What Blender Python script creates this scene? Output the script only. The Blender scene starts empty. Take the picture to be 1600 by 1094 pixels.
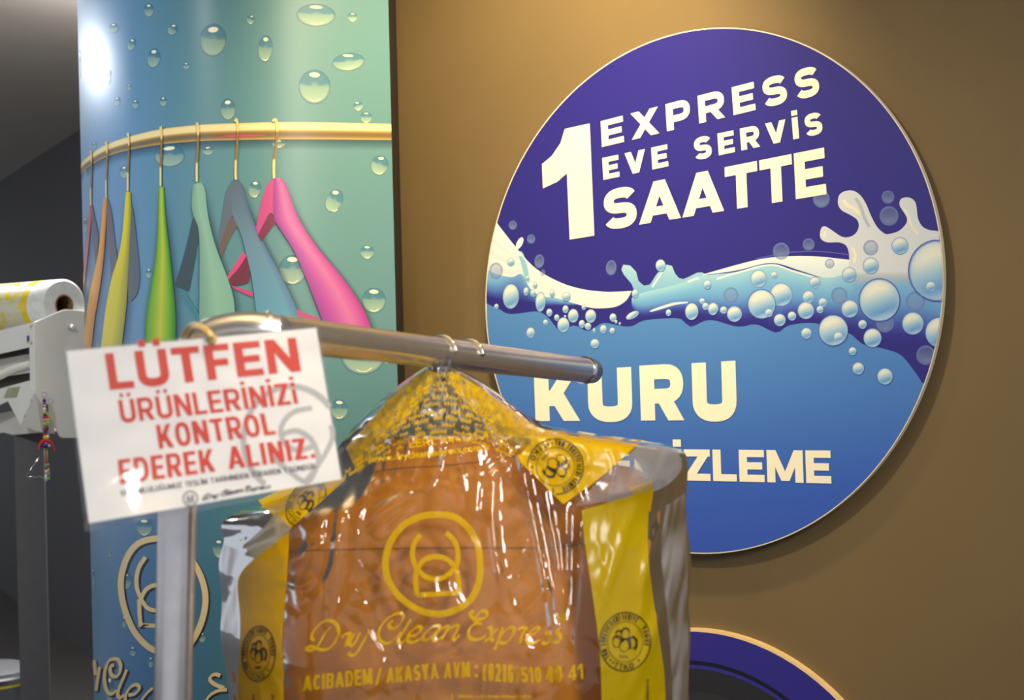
import bpy, bmesh, math, random
from mathutils import Vector, Matrix, noise
from mathutils.geometry import tessellate_polygon

# ------------------------------------------------------------------ camera, world, lights, exposure
scene = bpy.context.scene
COL = scene.collection
F, CX, CY, ROLL, CAMZ = 2400.0, 800.0, 547.0, 0.0244, 1.55
CR, SR = math.cos(ROLL), math.sin(ROLL)
cam_data = bpy.data.cameras.new('camera')
cam = bpy.data.objects.new('camera', cam_data)
COL.objects.link(cam)
cam.matrix_world = Matrix.Translation((0, 0, CAMZ)) @ Matrix.Rotation(math.pi / 2, 4, 'X') @ Matrix.Rotation(-ROLL, 4, 'Z')
cam_data.sensor_width = 36.0
cam_data.sensor_fit = 'HORIZONTAL'
cam_data.lens = F / 1600.0 * 36.0
cam_data.clip_start = 0.05
cam_data.dof.use_dof = True
cam_data.dof.focus_distance = 2.5
cam_data.dof.aperture_fstop = 7.5
scene.camera = cam

scene.view_settings.view_transform = 'Standard'
scene.view_settings.look = 'None'
scene.view_settings.gamma = 1.0
scene.view_settings.use_curve_mapping = False
scene.view_settings.exposure = 0.28

world = bpy.data.worlds.new('shop_ambient')
scene.world = world
world.use_nodes = True
bg = world.node_tree.nodes['Background']
bg.inputs[0].default_value = (0.86, 0.90, 1.0, 1)
bg.inputs[1].default_value = 0.55


def lamp(name, kind, loc, target, energy, color, size=0.1, angle=60, blend=0.8, size_y=None):
    d = bpy.data.lights.new(name, kind)
    d.energy = energy
    d.color = color
    if kind == 'SPOT':
        d.spot_size = math.radians(angle)
        d.spot_blend = blend
        d.shadow_soft_size = size
    elif kind == 'AREA':
        d.shape = 'RECTANGLE'
        d.size = size
        d.size_y = size_y or size
    o = bpy.data.objects.new(name, d)
    COL.objects.link(o)
    o.location = loc
    o.rotation_euler = (Vector(target) - Vector(loc)).to_track_quat('-Z', 'Y').to_euler()
    return o


WARM = (1.0, 0.78, 0.42)
NEUT = (1.0, 0.96, 0.92)
COOL = (0.92, 0.96, 1.0)
lamp('wall_spot', 'SPOT', (-0.02, 2.45, 2.70), (0.08, 3.25, 1.85), 88, WARM, 0.05, 92, 1.0)
lamp('column_spot', 'SPOT', (0.42, 0.92, 2.70), (-0.45, 3.1, 2.2), 40, WARM, 0.10, 42, 1.0)
lamp('rack_spot', 'SPOT', (0.35, 0.85, 2.70), (0.02, 1.75, 1.25), 42, WARM, 0.05, 46, 0.7)
lamp('counter_spot', 'SPOT', (-2.39, 5.27, 2.66), (-1.0, 3.7, 1.7), 22, COOL, 0.08, 110, 0.8)
lamp('machine_fill_spot', 'SPOT', (-1.70, 2.20, 2.70), (-1.25, 4.0, 1.5), 75, COOL, 0.08, 85, 0.9)  # added fill lamp, brightens the front of the bagging machine
lamp('ceiling_panel', 'AREA', (0.9, -0.3, 2.72), (0.5, 1.2, 0.8), 66, NEUT, 0.6, size_y=1.2)
lamp('back_room_fill', 'AREA', (-1.15, 5.1, 2.72), (-1.5, 5.6, 0), 170, NEUT, 0.9, size_y=0.9)  # added area light, lifts the rear ceiling by bounce off the floor
lamp('ceiling_warm_fill', 'AREA', (-0.2, 1.2, 2.45), (-0.2, 1.2, 2.75), 12, WARM, 0.9, size_y=0.5)  # added uplight, no real fitting: warms the ceiling that metal and film reflect
lamp('sign_fill_spot', 'SPOT', (-0.55, 1.55, 2.70), (0.42, 2.9, 1.30), 62, (1.0, 0.86, 0.62), 0.06, 58, 1.0)  # extra lamp, added to lift the lower half of the round sign

# ------------------------------------------------------------------ helpers


def lin(c):
    r = []
    for v in c[:3]:
        v = v / 255.0
        r.append(v / 12.92 if v <= 0.04045 else ((v + 0.055) / 1.055) ** 2.4)
    r.append(c[3] if len(c) > 3 else 1.0)
    return tuple(r)


def mixc(a, b, t):
    t = max(0.0, min(1.0, t))
    a = tuple(a) + ((1.0,) if len(a) == 3 else ())
    b = tuple(b) + ((1.0,) if len(b) == 3 else ())
    return tuple(a[i] + (b[i] - a[i]) * t for i in range(4))


def ramp(stops, t):
    if t <= stops[0][0]:
        return mixc(stops[0][1], stops[0][1], 0)
    for (t0, c0), (t1, c1) in zip(stops, stops[1:]):
        if t <= t1:
            return mixc(c0, c1, (t - t0) / max(1e-9, t1 - t0))
    return mixc(stops[-1][1], stops[-1][1], 0)


def pl(tab, x):
    """piecewise linear table"""
    if x <= tab[0][0]:
        return tab[0][1]
    for (a, b), (c, d) in zip(tab, tab[1:]):
        if x <= c:
            return b + (d - b) * (x - a) / max(1e-9, c - a)
    return tab[-1][1]


def smooth(pts, n=6, closed=False):
    P = [tuple(p) for p in pts]
    out = []
    N = len(P)
    segs = N if closed else N - 1
    for i in range(segs):
        p1, p2 = P[i], P[(i + 1) % N]
        p0 = P[(i - 1) % N] if (closed or i > 0) else p1
        p3 = P[(i + 2) % N] if (closed or i + 2 < N) else p2
        for k in range(n):
            t = k / n
            out.append(tuple(0.5 * (2 * b + (c - a) * t + (2 * a - 5 * b + 4 * c - d) * t * t + (3 * b - a - 3 * c + d) * t ** 3)
                             for a, b, c, d in zip(p0, p1, p2, p3)))
    if not closed:
        out.append(P[-1])
    return out


def resample(pts, n):
    L = [0.0]
    for a, b in zip(pts, pts[1:]):
        L.append(L[-1] + math.hypot(b[0] - a[0], b[1] - a[1]))
    out, j = [], 0
    for k in range(n + 1):
        t = L[-1] * k / n
        while j < len(L) - 2 and L[j + 1] < t:
            j += 1
        u = (t - L[j]) / max(1e-9, L[j + 1] - L[j])
        u = max(0, min(1, u))
        out.append((pts[j][0] + (pts[j + 1][0] - pts[j][0]) * u, pts[j][1] + (pts[j + 1][1] - pts[j][1]) * u))
    return out


def unroll(px, py):
    dx, dy = px - CX, py - CY
    return CR * dx - SR * dy, SR * dx + CR * dy


def W(px, py, d):
    """point at depth d seen at pixel px, py of the photograph"""
    x, y = unroll(px, py)
    return Vector((x / F * d, d, CAMZ - y / F * d))


def on_plane(px, py, p0, n):
    x, y = unroll(px, py)
    r = Vector((x / F, 1.0, -y / F))
    o = Vector((0, 0, CAMZ))
    return o + r * ((p0 - o).dot(n) / r.dot(n))


def empty(name, loc, label, cat, group=None):
    o = bpy.data.objects.new(name, None)
    o.empty_display_size = 0.1
    COL.objects.link(o)
    o.location = loc
    o['label'] = label
    o['category'] = cat
    if group:
        o['group'] = group
    return o


def link_mesh(name, verts, faces, mat, parent=None, smooth_shade=False, cols=None, label=None):
    off = parent.matrix_world_loc if False else (parent.location if parent is not None and parent.parent is None else
                                                (parent.parent.location if parent is not None else Vector((0, 0, 0))))
    me = bpy.data.meshes.new(name)
    me.from_pydata([tuple(Vector(v) - off) for v in verts], [], faces)
    if cols:
        a = me.color_attributes.new('Col', 'FLOAT_COLOR', 'POINT')
        flat = [c for col in cols for c in col]
        a.data.foreach_set('color', flat)
    if smooth_shade:
        me.polygons.foreach_set('use_smooth', [True] * len(me.polygons))
    me.materials.append(mat)
    me.update()
    o = bpy.data.objects.new(name, me)
    COL.objects.link(o)
    if parent is not None:
        o.parent = parent
    if label:
        o['label'] = label
    return o


class MB:
    """collects world-space shapes into one mesh"""

    def __init__(self):
        self.v, self.f = [], []

    def add(self, verts, faces):
        b = len(self.v)
        self.v += [tuple(v) for v in verts]
        self.f += [tuple(i + b for i in f) for f in faces]
        return self

    def box(self, o, ax, ay, az):
        """corner o and three edge vectors"""
        o, ax, ay, az = map(Vector, (o, ax, ay, az))
        vs = [o + ax * i + ay * j + az * k for k in (0, 1) for j in (0, 1) for i in (0, 1)]
        return self.add(vs, [(0, 2, 3, 1), (4, 5, 7, 6), (0, 1, 5, 4), (2, 6, 7, 3), (0, 4, 6, 2), (1, 3, 7, 5)])

    def tube(self, pts, rad, n=14, caps=True):
        pts = [Vector(p) for p in pts]
        rings = []
        up = None
        for i, p in enumerate(pts):
            t = (pts[min(i + 1, len(pts) - 1)] - pts[max(i - 1, 0)]).normalized()
            if up is None:
                up = t.orthogonal().normalized()
            up = (up - t * up.dot(t)).normalized()
            s = t.cross(up)
            r = rad[i] if isinstance(rad, (list, tuple)) else rad
            rings.append([p + (up * math.cos(2 * math.pi * k / n) + s * math.sin(2 * math.pi * k / n)) * r for k in range(n)])
        vs = [v for r in rings for v in r]
        fs = []
        for i in range(len(rings) - 1):
            for k in range(n):
                a, b = i * n + k, i * n + (k + 1) % n
                fs.append((a, b, b + n, a + n))
        if caps:
            fs.append(tuple(range(n - 1, -1, -1)))
            m = (len(rings) - 1) * n
            fs.append(tuple(range(m, m + n)))
        return self.add(vs, fs)

    def lathe(self, c, axis, prof, n=32):
        """prof: list of (r, h) about axis through c"""
        c, axis = Vector(c), Vector(axis).normalized()
        u = axis.orthogonal().normalized()
        w = axis.cross(u)
        vs = [c + axis * h + (u * math.cos(2 * math.pi * k / n) + w * math.sin(2 * math.pi * k / n)) * r for r, h in prof for k in range(n)]
        fs = []
        for i in range(len(prof) - 1):
            for k in range(n):
                a, b = i * n + k, i * n + (k + 1) % n
                fs.append((a, b, b + n, a + n))
        return self.add(vs, fs)

    def prism(self, poly, ext):
        """planar 3d polygon extruded by vector ext"""
        poly = [Vector(p) for p in poly]
        ext = Vector(ext)
        n = len(poly)
        tris = tessellate_polygon([poly])
        fs = [tuple(t) for t in tris] + [tuple(i + n for i in reversed(t)) for t in tris]
        fs += [(i, (i + 1) % n, (i + 1) % n + n, i + n) for i in range(n)]
        return self.add(poly + [p + ext for p in poly], fs)

    def ball(self, c, r, n=10, m=6, sc=(1, 1, 1)):
        c = Vector(c)
        vs = [c + Vector((0, 0, r * sc[2])), c - Vector((0, 0, r * sc[2]))]
        for i in range(1, m):
            th = math.pi * i / m
            for k in range(n):
                ph = 2 * math.pi * k / n
                vs.append(c + Vector((r * sc[0] * math.sin(th) * math.cos(ph), r * sc[1] * math.sin(th) * math.sin(ph), r * sc[2] * math.cos(th))))
        fs = []
        for k in range(n):
            fs.append((0, 2 + k, 2 + (k + 1) % n))
            fs.append((1, 2 + (m - 2) * n + (k + 1) % n, 2 + (m - 2) * n + k))
        for i in range(m - 2):
            for k in range(n):
                a, b = 2 + i * n + k, 2 + i * n + (k + 1) % n
                fs.append((a, a + n, b + n, b))
        return self.add(vs, fs)

    def build(self, name, mat, parent=None, smooth_shade=False, label=None, bevel=0):
        o = link_mesh(name, self.v, self.f, mat, parent, smooth_shade, label=label)
        bm = bmesh.new()
        bm.from_mesh(o.data)
        bmesh.ops.recalc_face_normals(bm, faces=bm.faces)
        bm.to_mesh(o.data)
        bm.free()
        if smooth_shade == 'auto':
            o.data.set_sharp_from_angle(angle=math.radians(40))
        if bevel:
            m = o.modifiers.new('bevel', 'BEVEL')
            m.width = bevel
            m.segments = 2
            m.limit_method = 'ANGLE'
        return o


# ------------------------------------------------------------------ materials
MATS = {}


def material(name, rgb, rough=0.5, metal=0.0, var=0.08, scale=30.0, bump=0.0, spec=0.5, coat=0.0, stretch=(1, 1, 1)):
    if name in MATS:
        return MATS[name]
    m = bpy.data.materials.new(name)
    m.use_nodes = True
    nt = m.node_tree
    b = nt.nodes['Principled BSDF']
    c = lin(rgb)
    tc = nt.nodes.new('ShaderNodeTexCoord')
    mp = nt.nodes.new('ShaderNodeMapping')
    mp.inputs['Scale'].default_value = stretch
    nz = nt.nodes.new('ShaderNodeTexNoise')
    nz.inputs['Scale'].default_value = scale
    nz.inputs['Detail'].default_value = 4
    nt.links.new(tc.outputs['Object'], mp.inputs[0])
    nt.links.new(mp.outputs[0], nz.inputs['Vector'])
    rp = nt.nodes.new('ShaderNodeValToRGB')
    rp.color_ramp.elements[0].position = 0.3
    rp.color_ramp.elements[1].position = 0.7
    rp.color_ramp.elements[0].color = tuple(v * (1 - var) for v in c[:3]) + (1,)
    rp.color_ramp.elements[1].color = tuple(min(1, v * (1 + var)) for v in c[:3]) + (1,)
    nt.links.new(nz.outputs['Fac'], rp.inputs[0])
    nt.links.new(rp.outputs[0], b.inputs['Base Color'])
    b.inputs['Roughness'].default_value = rough
    b.inputs['Metallic'].default_value = metal
    b.inputs['Specular IOR Level'].default_value = spec
    b.inputs['Coat Weight'].default_value = coat
    b.inputs['Coat Roughness'].default_value = 0.1
    if bump:
        bp = nt.nodes.new('ShaderNodeBump')
        bp.inputs['Strength'].default_value = bump
        bp.inputs['Distance'].default_value = 0.003
        nt.links.new(nz.outputs['Fac'], bp.inputs['Height'])
        nt.links.new(bp.outputs[0], b.inputs['Normal'])
    MATS[name] = m
    return m


def print_material(name, rough=0.4, spec=0.4, translucent=0.0, coat=0.0):
    m = bpy.data.materials.new(name)
    m.use_nodes = True
    nt = m.node_tree
    b = nt.nodes['Principled BSDF']
    at = nt.nodes.new('ShaderNodeAttribute')
    at.attribute_name = 'Col'
    nt.links.new(at.outputs['Color'], b.inputs['Base Color'])
    nt.links.new(at.outputs['Alpha'], b.inputs['Alpha'])
    b.inputs['Roughness'].default_value = rough
    b.inputs['Specular IOR Level'].default_value = spec
    b.inputs['Coat Weight'].default_value = coat
    b.inputs['Coat Roughness'].default_value = 0.12
    if translucent:
        out = nt.nodes['Material Output']
        tr = nt.nodes.new('ShaderNodeBsdfTranslucent')
        nt.links.new(at.outputs['Color'], tr.inputs[0])
        tp = nt.nodes.new('ShaderNodeBsdfTransparent')
        m1 = nt.nodes.new('ShaderNodeMixShader')
        nt.links.new(at.outputs['Alpha'], m1.inputs[0])
        nt.links.new(tp.outputs[0], m1.inputs[1])
        nt.links.new(tr.outputs[0], m1.inputs[2])
        m2 = nt.nodes.new('ShaderNodeMixShader')
        m2.inputs[0].default_value = translucent
        nt.links.new(b.outputs[0], m2.inputs[1])
        nt.links.new(m1.outputs[0], m2.inputs[2])
        nt.links.new(m2.outputs[0], out.inputs[0])
    return m


def film_material(name, haze, tint, rough=0.07, gloss=1.0):
    """thin clear plastic film: mostly clear, mirror-like at glancing angles, a little milky"""
    m = bpy.data.materials.new(name)
    m.use_nodes = True
    nt = m.node_tree
    nt.nodes.remove(nt.nodes['Principled BSDF'])
    out = nt.nodes['Material Output']
    tp = nt.nodes.new('ShaderNodeBsdfTransparent')
    tp.inputs[0].default_value = (0.97, 0.97, 0.97, 1)
    gl = nt.nodes.new('ShaderNodeBsdfGlossy')
    gl.inputs['Roughness'].default_value = rough
    df = nt.nodes.new('ShaderNodeBsdfDiffuse')
    df.inputs[0].default_value = lin(tint)
    tl = nt.nodes.new('ShaderNodeBsdfTranslucent')
    tl.inputs[0].default_value = lin(tint)
    hz = nt.nodes.new('ShaderNodeMixShader')
    nt.links.new(df.outputs[0], hz.inputs[1])
    nt.links.new(tl.outputs[0], hz.inputs[2])
    nz = nt.nodes.new('ShaderNodeTexNoise')
    nz.inputs['Scale'].default_value = 22
    mr = nt.nodes.new('ShaderNodeMapRange')
    mr.inputs['From Min'].default_value = 0.35
    mr.inputs['From Max'].default_value = 0.75
    mr.inputs['To Min'].default_value = haze * 0.4
    mr.inputs['To Max'].default_value = haze * 1.6
    tc = nt.nodes.new('ShaderNodeTexCoord')
    nt.links.new(tc.outputs['Object'], nz.inputs['Vector'])
    nt.links.new(nz.outputs['Fac'], mr.inputs[0])
    a = nt.nodes.new('ShaderNodeMixShader')
    nt.links.new(mr.outputs[0], a.inputs[0])
    nt.links.new(tp.outputs[0], a.inputs[1])
    nt.links.new(hz.outputs[0], a.inputs[2])
    fr = nt.nodes.new('ShaderNodeFresnel')
    fr.inputs[0].default_value = 1.5
    mu = nt.nodes.new('ShaderNodeMath')
    mu.operation = 'MULTIPLY'
    mu.use_clamp = True
    mu.inputs[1].default_value = gloss
    nt.links.new(fr.outputs[0], mu.inputs[0])
    b = nt.nodes.new('ShaderNodeMixShader')
    nt.links.new(mu.outputs[0], b.inputs[0])
    nt.links.new(a.outputs[0], b.inputs[1])
    nt.links.new(gl.outputs[0], b.inputs[2])
    nt.links.new(b.outputs[0], out.inputs[0])
    return m


# ------------------------------------------------------------------ flat print (ink) builder and lettering


class Ink:
    def __init__(self, proj):
        self.proj, self.v, self.f, self.c = proj, [], [], []

    def raw(self, pts, faces, cols, lift):
        b = len(self.v)
        self.v += [self.proj(p[0], p[1], lift) for p in pts]
        self.c += [lin(c) for c in cols]
        self.f += [tuple(i + b for i in f) for f in faces]

    def poly(self, pts, col, lift=1):
        tr = tessellate_polygon([[Vector((p[0], p[1], 0)) for p in pts]])
        cs = [col(p[0], p[1]) if callable(col) else col for p in pts]
        self.raw(pts, tr, cs, lift)

    def strip(self, A, B, nx, ny, col, lift=1):
        """grid between polylines A and B; col(u, v, px, py), v = 0 on A, 1 on B"""
        A, B = resample(A, nx), resample(B, nx)
        pts, cs, fs = [], [], []
        for j in range(ny + 1):
            v = j / ny
            for i in range(nx + 1):
                p = (A[i][0] + (B[i][0] - A[i][0]) * v, A[i][1] + (B[i][1] - A[i][1]) * v)
                pts.append(p)
                cs.append(col(i / nx, v, p[0], p[1]) if callable(col) else col)
        for j in range(ny):
            for i in range(nx):
                a = j * (nx + 1) + i
                fs.append((a, a + 1, a + nx + 2, a + nx + 1))
        self.raw(pts, fs, cs, lift)

    def ell(self, cx, cy, rx, ry, rot, col, lift=1, rings=(0, .35, .65, .85, 1), n=22):
        """col(r, x, y) with x, y in the unit disc, y down"""
        pts, cs, fs = [], [], []
        ca, sa = math.cos(rot), math.sin(rot)
        for r in rings:
            for k in range(n):
                t = 2 * math.pi * k / n
                x, y = r * math.cos(t), r * math.sin(t)
                X, Y = x * rx, y * ry
                pts.append((cx + X * ca - Y * sa, cy + X * sa + Y * ca))
                cs.append(col(r, x, y) if callable(col) else col)
        for j in range(len(rings) - 1):
            for k in range(n):
                a, b = j * n + k, j * n + (k + 1) % n
                fs.append((a, b, b + n, a + n))
        self.raw(pts, fs, cs, lift)

    def stroke(self, pts, w, col, lift=1, closed=False, nib=None):
        vs, fs = ribbon(pts, w, closed, nib)
        self.raw(vs, fs, [col(p[0], p[1]) if callable(col) else col for p in vs], lift)

    def text(self, s, quad, t, col, lift=1, gap=0.12, space=0.4, warp=None, pick=None):
        """lettering in a quad of pixels: bottom-left, bottom-right, top-right, top-left"""
        BL, BR, TR, TL = quad
        asp = math.hypot(BR[0] - BL[0], BR[1] - BL[1]) / math.hypot(TL[0] - BL[0], TL[1] - BL[1])
        for gi, (shapes, x0, tot) in enumerate(layout(s, asp, t, gap, space)):
            if pick and gi not in pick:
                continue
            for si, (vs, fs) in enumerate(shapes):
                pts = []
                for (x, y) in vs:
                    u = (x + x0) / tot
                    b = (BL[0] + (BR[0] - BL[0]) * u, BL[1] + (BR[1] - BL[1]) * u)
                    q = (TL[0] + (TR[0] - TL[0]) * u, TL[1] + (TR[1] - TL[1]) * u)
                    p = (b[0] + (q[0] - b[0]) * y, b[1] + (q[1] - b[1]) * y)
                    pts.append(warp(*p) if warp else p)
                self.raw(pts, fs, [col(p[0], p[1]) if callable(col) else col for p in pts], lift + si * .5)

    def ring_text(self, s, cx, cy, rx, ry, h, a0, a1, t, col, lift=1, inward=False):
        """lettering around an ellipse from angle a0 to a1 (clockwise in the picture)"""
        asp = abs(a1 - a0) * rx / h
        for shapes, x0, tot in layout(s, asp, t, 0.14, 0.4):
            for vs, fs in shapes:
                pts = []
                for (x, y) in vs:
                    a = a0 + (a1 - a0) * (x + x0) / tot
                    k = 1 + (y * h / rx) * (-1 if inward else 1)
                    pts.append((cx + rx * k * math.cos(a), cy + ry * k * math.sin(a)))
                self.raw(pts, fs, [col] * len(pts), lift)

    def build(self, name, mat, parent, label=None):
        return link_mesh(name, self.v, self.f, mat, parent, False, self.c, label)


def ribbon(pts, w, closed=False, nib=None):
    n = len(pts)
    vs, fs = [], []
    for i in range(n):
        a = pts[i - 1] if (i > 0 or closed) else pts[i]
        b = pts[(i + 1) % n] if (i < n - 1 or closed) else pts[i]
        p = pts[i]
        d1 = (p[0] - a[0], p[1] - a[1])
        d2 = (b[0] - p[0], b[1] - p[1])
        l1, l2 = math.hypot(*d1), math.hypot(*d2)
        if l1 < 1e-9:
            d1, l1 = d2, l2
        if l2 < 1e-9:
            d2, l2 = d1, l1
        l1, l2 = max(l1, 1e-9), max(l2, 1e-9)
        t = (d1[0] / l1 + d2[0] / l2, d1[1] / l1 + d2[1] / l2)
        lt = math.hypot(*t)
        if lt < 1e-6:
            t, lt = d1, l1
        t = (t[0] / lt, t[1] / lt)
        nx, ny = -t[1], t[0]
        cosh = max(0.45, nx * (-d1[1] / l1) + ny * (d1[0] / l1))
        hw = (w[i] if isinstance(w, (list, tuple)) else w) * 0.5 / cosh
        if nib:
            ang = math.atan2(t[1], t[0])
            hw *= nib[1] + (1 - nib[1]) * abs(math.sin(ang - nib[0]))
        vs += [(p[0] + nx * hw, p[1] + ny * hw), (p[0] - nx * hw, p[1] - ny * hw)]
    m = n if closed else n - 1
    for i in range(m):
        j = (i + 1) % n
        fs.append((2 * i, 2 * i + 1, 2 * j + 1, 2 * j))
    return vs, fs


def sarc(cx, cy, rx, ry, a0, a1, n=14, e=0.8):
    out = []
    for i in range(n + 1):
        a = math.radians(a0 + (a1 - a0) * i / n)
        c, s = math.cos(a), math.sin(a)
        out.append((cx + rx * math.copysign(abs(c) ** e, c), cy + ry * math.copysign(abs(s) ** e, s)))
    return out


GW = dict(I=.0, M=.95, N=.8, O=.8, C=.75, D=.78, G=.8, K=.8, A=.88, V=.82, X=.8, Y=.8, W=1.1, L=.62, F=.62, E=.66, T=.7, Z=.68, S=.72, P=.72, R=.78, U=.78, B=.76, H=.8)


def glyph(ch, Wd, t):
    """shapes (verts, faces) of a bold capital of height 1, width Wd, stem t"""
    base = {'Ü': 'U', 'Ö': 'O', 'İ': 'I', 'Ğ': 'G'}.get(ch, ch)
    h, tb = t / 2, t * 0.82
    k = tb / 2
    sh = []

    def st(pts, w=t, closed=False):
        sh.append(ribbon(pts, w, closed))

    def par(x0, y0, x1, y1, w=t):
        sh.append(([(x0 - w / 2, y0), (x0 + w / 2, y0), (x1 + w / 2, y1), (x1 - w / 2, y1)], [(0, 1, 2, 3)]))
    stem = [(h, 0), (h, 1)]
    c = base
    if c in 'EFLPRBDKHNM':
        st(stem)
    if c == 'E':
        for y, q in ((k, 1), (.5, .92), (1 - k, 1)):
            st([(0, y), (Wd * q, y)], tb)
    elif c == 'F':
        for y, q in ((.48, .9), (1 - k, 1)):
            st([(0, y), (Wd * q, y)], tb)
    elif c == 'L':
        st([(0, k), (Wd, k)], tb)
    elif c == 'T':
        st([(Wd / 2, 0), (Wd / 2, 1)])
        st([(0, 1 - k), (Wd, 1 - k)], tb)
    elif c == 'I':
        st([(Wd / 2, 0), (Wd / 2, 1)])
    elif c == 'H':
        st([(Wd - h, 0), (Wd - h, 1)])
        st([(0, .5), (Wd, .5)], tb)
    elif c in 'PR':
        mid = .40 if c == 'P' else .44
        st([(0, 1 - k), (Wd * .5, 1 - k)] + sarc(Wd * .55, (1 - k + mid) / 2, Wd * .45 - h, (1 - k - mid) / 2, 90, -90) + [(Wd * .5, mid), (0, mid)], t * .9)
        if c == 'R':
            par(Wd - t * .6, 0, Wd * .5, mid + .02, t * 1.12)
    elif c == 'B':
        for lo, hi in ((.52, 1 - k), (k, .52)):
            st([(0, hi), (Wd * .5, hi)] + sarc(Wd * .55, (lo + hi) / 2, Wd * .45 - h, (hi - lo) / 2, 90, -90) + [(0, lo)], t * .85)
    elif c == 'D':
        st([(0, 1 - k), (Wd * .35, 1 - k)] + sarc(Wd * .4, .5, Wd * .6 - h, .5 - k, 90, -90, 20) + [(0, k)], t * .92)
    elif c in 'O0':
        st(sarc(Wd / 2, .5, Wd / 2 - h, .5 - k, 0, 345, 23), t * .95, True)
    elif c in 'CG':
        st(sarc(Wd / 2, .5, Wd / 2 - h, .5 - k, 38, 322, 22), t * .95)
        if c == 'G':
            st([(Wd - h, .12), (Wd - h, .48)])
            st([(Wd * .52, .44), (Wd, .44)], tb)
    elif c == 'S':
        rx, ry = Wd / 2 - h, (.5 - k) / 2
        st(sarc(Wd / 2, .5 + ry, rx, ry, 22, 270, 16) + sarc(Wd / 2, .5 - ry, rx, ry, 90, -158, 16)[1:], t * .93)
    elif c == 'U':
        st([(h, 1), (h, .45)] + sarc(Wd / 2, .34, Wd / 2 - h, .34 - k, 180, 360) + [(Wd - h, .45), (Wd - h, 1)])
    elif c == 'K':
        par(t * .9, .30, Wd - t * .62, 1, t * 1.1)
        par(Wd - t * .6, 0, Wd * .42, .62, t * 1.15)
    elif c in 'AV':
        f = (lambda y: y) if c == 'A' else (lambda y: 1 - y)
        par(h * 1.0, f(0), Wd / 2, f(1), t * (1.08 if Wd > .6 else .84))
        par(Wd - h * 1.0, f(0), Wd / 2, f(1), t * (1.08 if Wd > .6 else .84))
        if c == 'A':
            st([(Wd * .22, .27), (Wd * .78, .27)], tb * .9)
    elif c == 'N':
        st([(Wd - h, 0), (Wd - h, 1)])
        par(h * 1.1, 1, Wd - h * 1.1, 0, t * 1.15)
    elif c == 'M':
        st([(Wd - h, 0), (Wd - h, 1)])
        par(h * 1.2, 1, Wd / 2, .05, t * 1.0)
        par(Wd - h * 1.2, 1, Wd / 2, .05, t * 1.0)
    elif c == 'W':
        for a, b in ((h, .3), (.5, .3), (.5, .7), (1 - h, .7)):
            par(Wd * a, 1, Wd * b, 0, t)
    elif c == 'X':
        par(h * 1.1, 0, Wd - h * 1.1, 1, t * 1.2)
        par(Wd - h * 1.1, 0, h * 1.1, 1, t * 1.2)
    elif c == 'Y':
        par(Wd / 2, .38, h * 1.05, 1, t * 1.08)
        par(Wd / 2, .38, Wd - h * 1.05, 1, t * 1.08)
        st([(Wd / 2, 0), (Wd / 2, .45)])
    elif c == 'Z':
        st([(0, k), (Wd, k)], tb)
        st([(0, 1 - k), (Wd, 1 - k)], tb)
        par(h * 1.2, k, Wd - h * 1.2, 1 - k, t * 1.25)
    elif c == '1':
        st([(Wd - h, 0), (Wd - h, 1)])
        sh.append(([(0, .62), (0, .8), (Wd - t, 1), (Wd - t * .2, 1), (Wd - t * .6, .80)], [(0, 1, 2, 3, 4)]))
    elif c == '2':
        st(sarc(Wd / 2, .70, Wd / 2 - h, .30 - k, 170, -20, 14) + [(h, .1), (h * .9, k)], t * .95)
        st([(0, k), (Wd, k)], tb)
    elif c == '4':
        st([(Wd * .72, 0), (Wd * .72, 1)])
        st([(0, .27), (Wd, .27)], tb)
        par(h * .8, .25, Wd * .66, 1, t * .9)
    elif c == '5':
        st([(h * 1.2, .45), (h * 1.4, 1 - k), (Wd, 1 - k)], t * .85)
        st([(h * 1.2, .5)] + sarc(Wd / 2, .32, Wd / 2 - h, .32 - k, 110, -165, 16), t * .95)
    elif c == '6':
        st(sarc(Wd / 2, .31, Wd / 2 - h, .31 - k, 0, 345, 20), t * .9, True)
        st(sarc(Wd / 2, .5, Wd / 2 - h, .5 - k, 35, 190, 14), t * .95)
    elif c == '/':
        par(0, 0, Wd, 1, t * .8)
    elif c == ':':
        for y in (.12, .62):
            st([(0, y), (Wd, y)], t)
    elif c == '.':
        st([(0, t * .5), (Wd, t * .5)], t)
    elif c == '*':
        st([(0, .5), (Wd, .5)], Wd)
    elif c in '()':
        q = sarc(Wd * 1.3, .45, Wd, .62, 130, 230, 10, 1) if c == '(' else sarc(-Wd * .3, .45, Wd, .62, 50, -50, 10, 1)
        st(q, t * .75)
    if ch in 'ÜÖ':
        for x in (.27, .73):
            st([(Wd * x - h * .8, 1.2), (Wd * x + h * .8, 1.2)], t * .85)
    if ch == 'İ':
        st([(Wd / 2 - h, 1.2), (Wd / 2 + h, 1.2)], t * .85)
    if ch == 'Ğ':
        st(sarc(Wd / 2, 1.25, Wd * .25, .1, 180, 360, 8), t * .5)
    return sh


def layout(s, asp, t, gap, space):
    fixed, var = 0.0, 0.0
    for ch in s:
        b = {'Ü': 'U', 'Ö': 'O', 'İ': 'I', 'Ğ': 'G'}.get(ch, ch)
        if ch == ' ':
            var += space
        elif b == 'I' or ch in ':.':
            fixed += t
        else:
            var += GW.get(b, .62 if ch not in '1/()' else .4)
    fixed += gap * (len(s) - 1)
    ws = max(0.2, (asp - fixed) / var)
    x, out = 0.0, []
    for ch in s:
        b = {'Ü': 'U', 'Ö': 'O', 'İ': 'I', 'Ğ': 'G'}.get(ch, ch)
        if ch == ' ':
            x += space * ws + gap
            continue
        w = t if (b == 'I' or ch in ':.') else GW.get(b, .62 if ch not in '1/()' else .4) * ws
        out.append((glyph(ch, w, t), x))
        x += w + gap
    tot = x - gap
    return [(g, x0, tot) for g, x0 in out]


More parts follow.
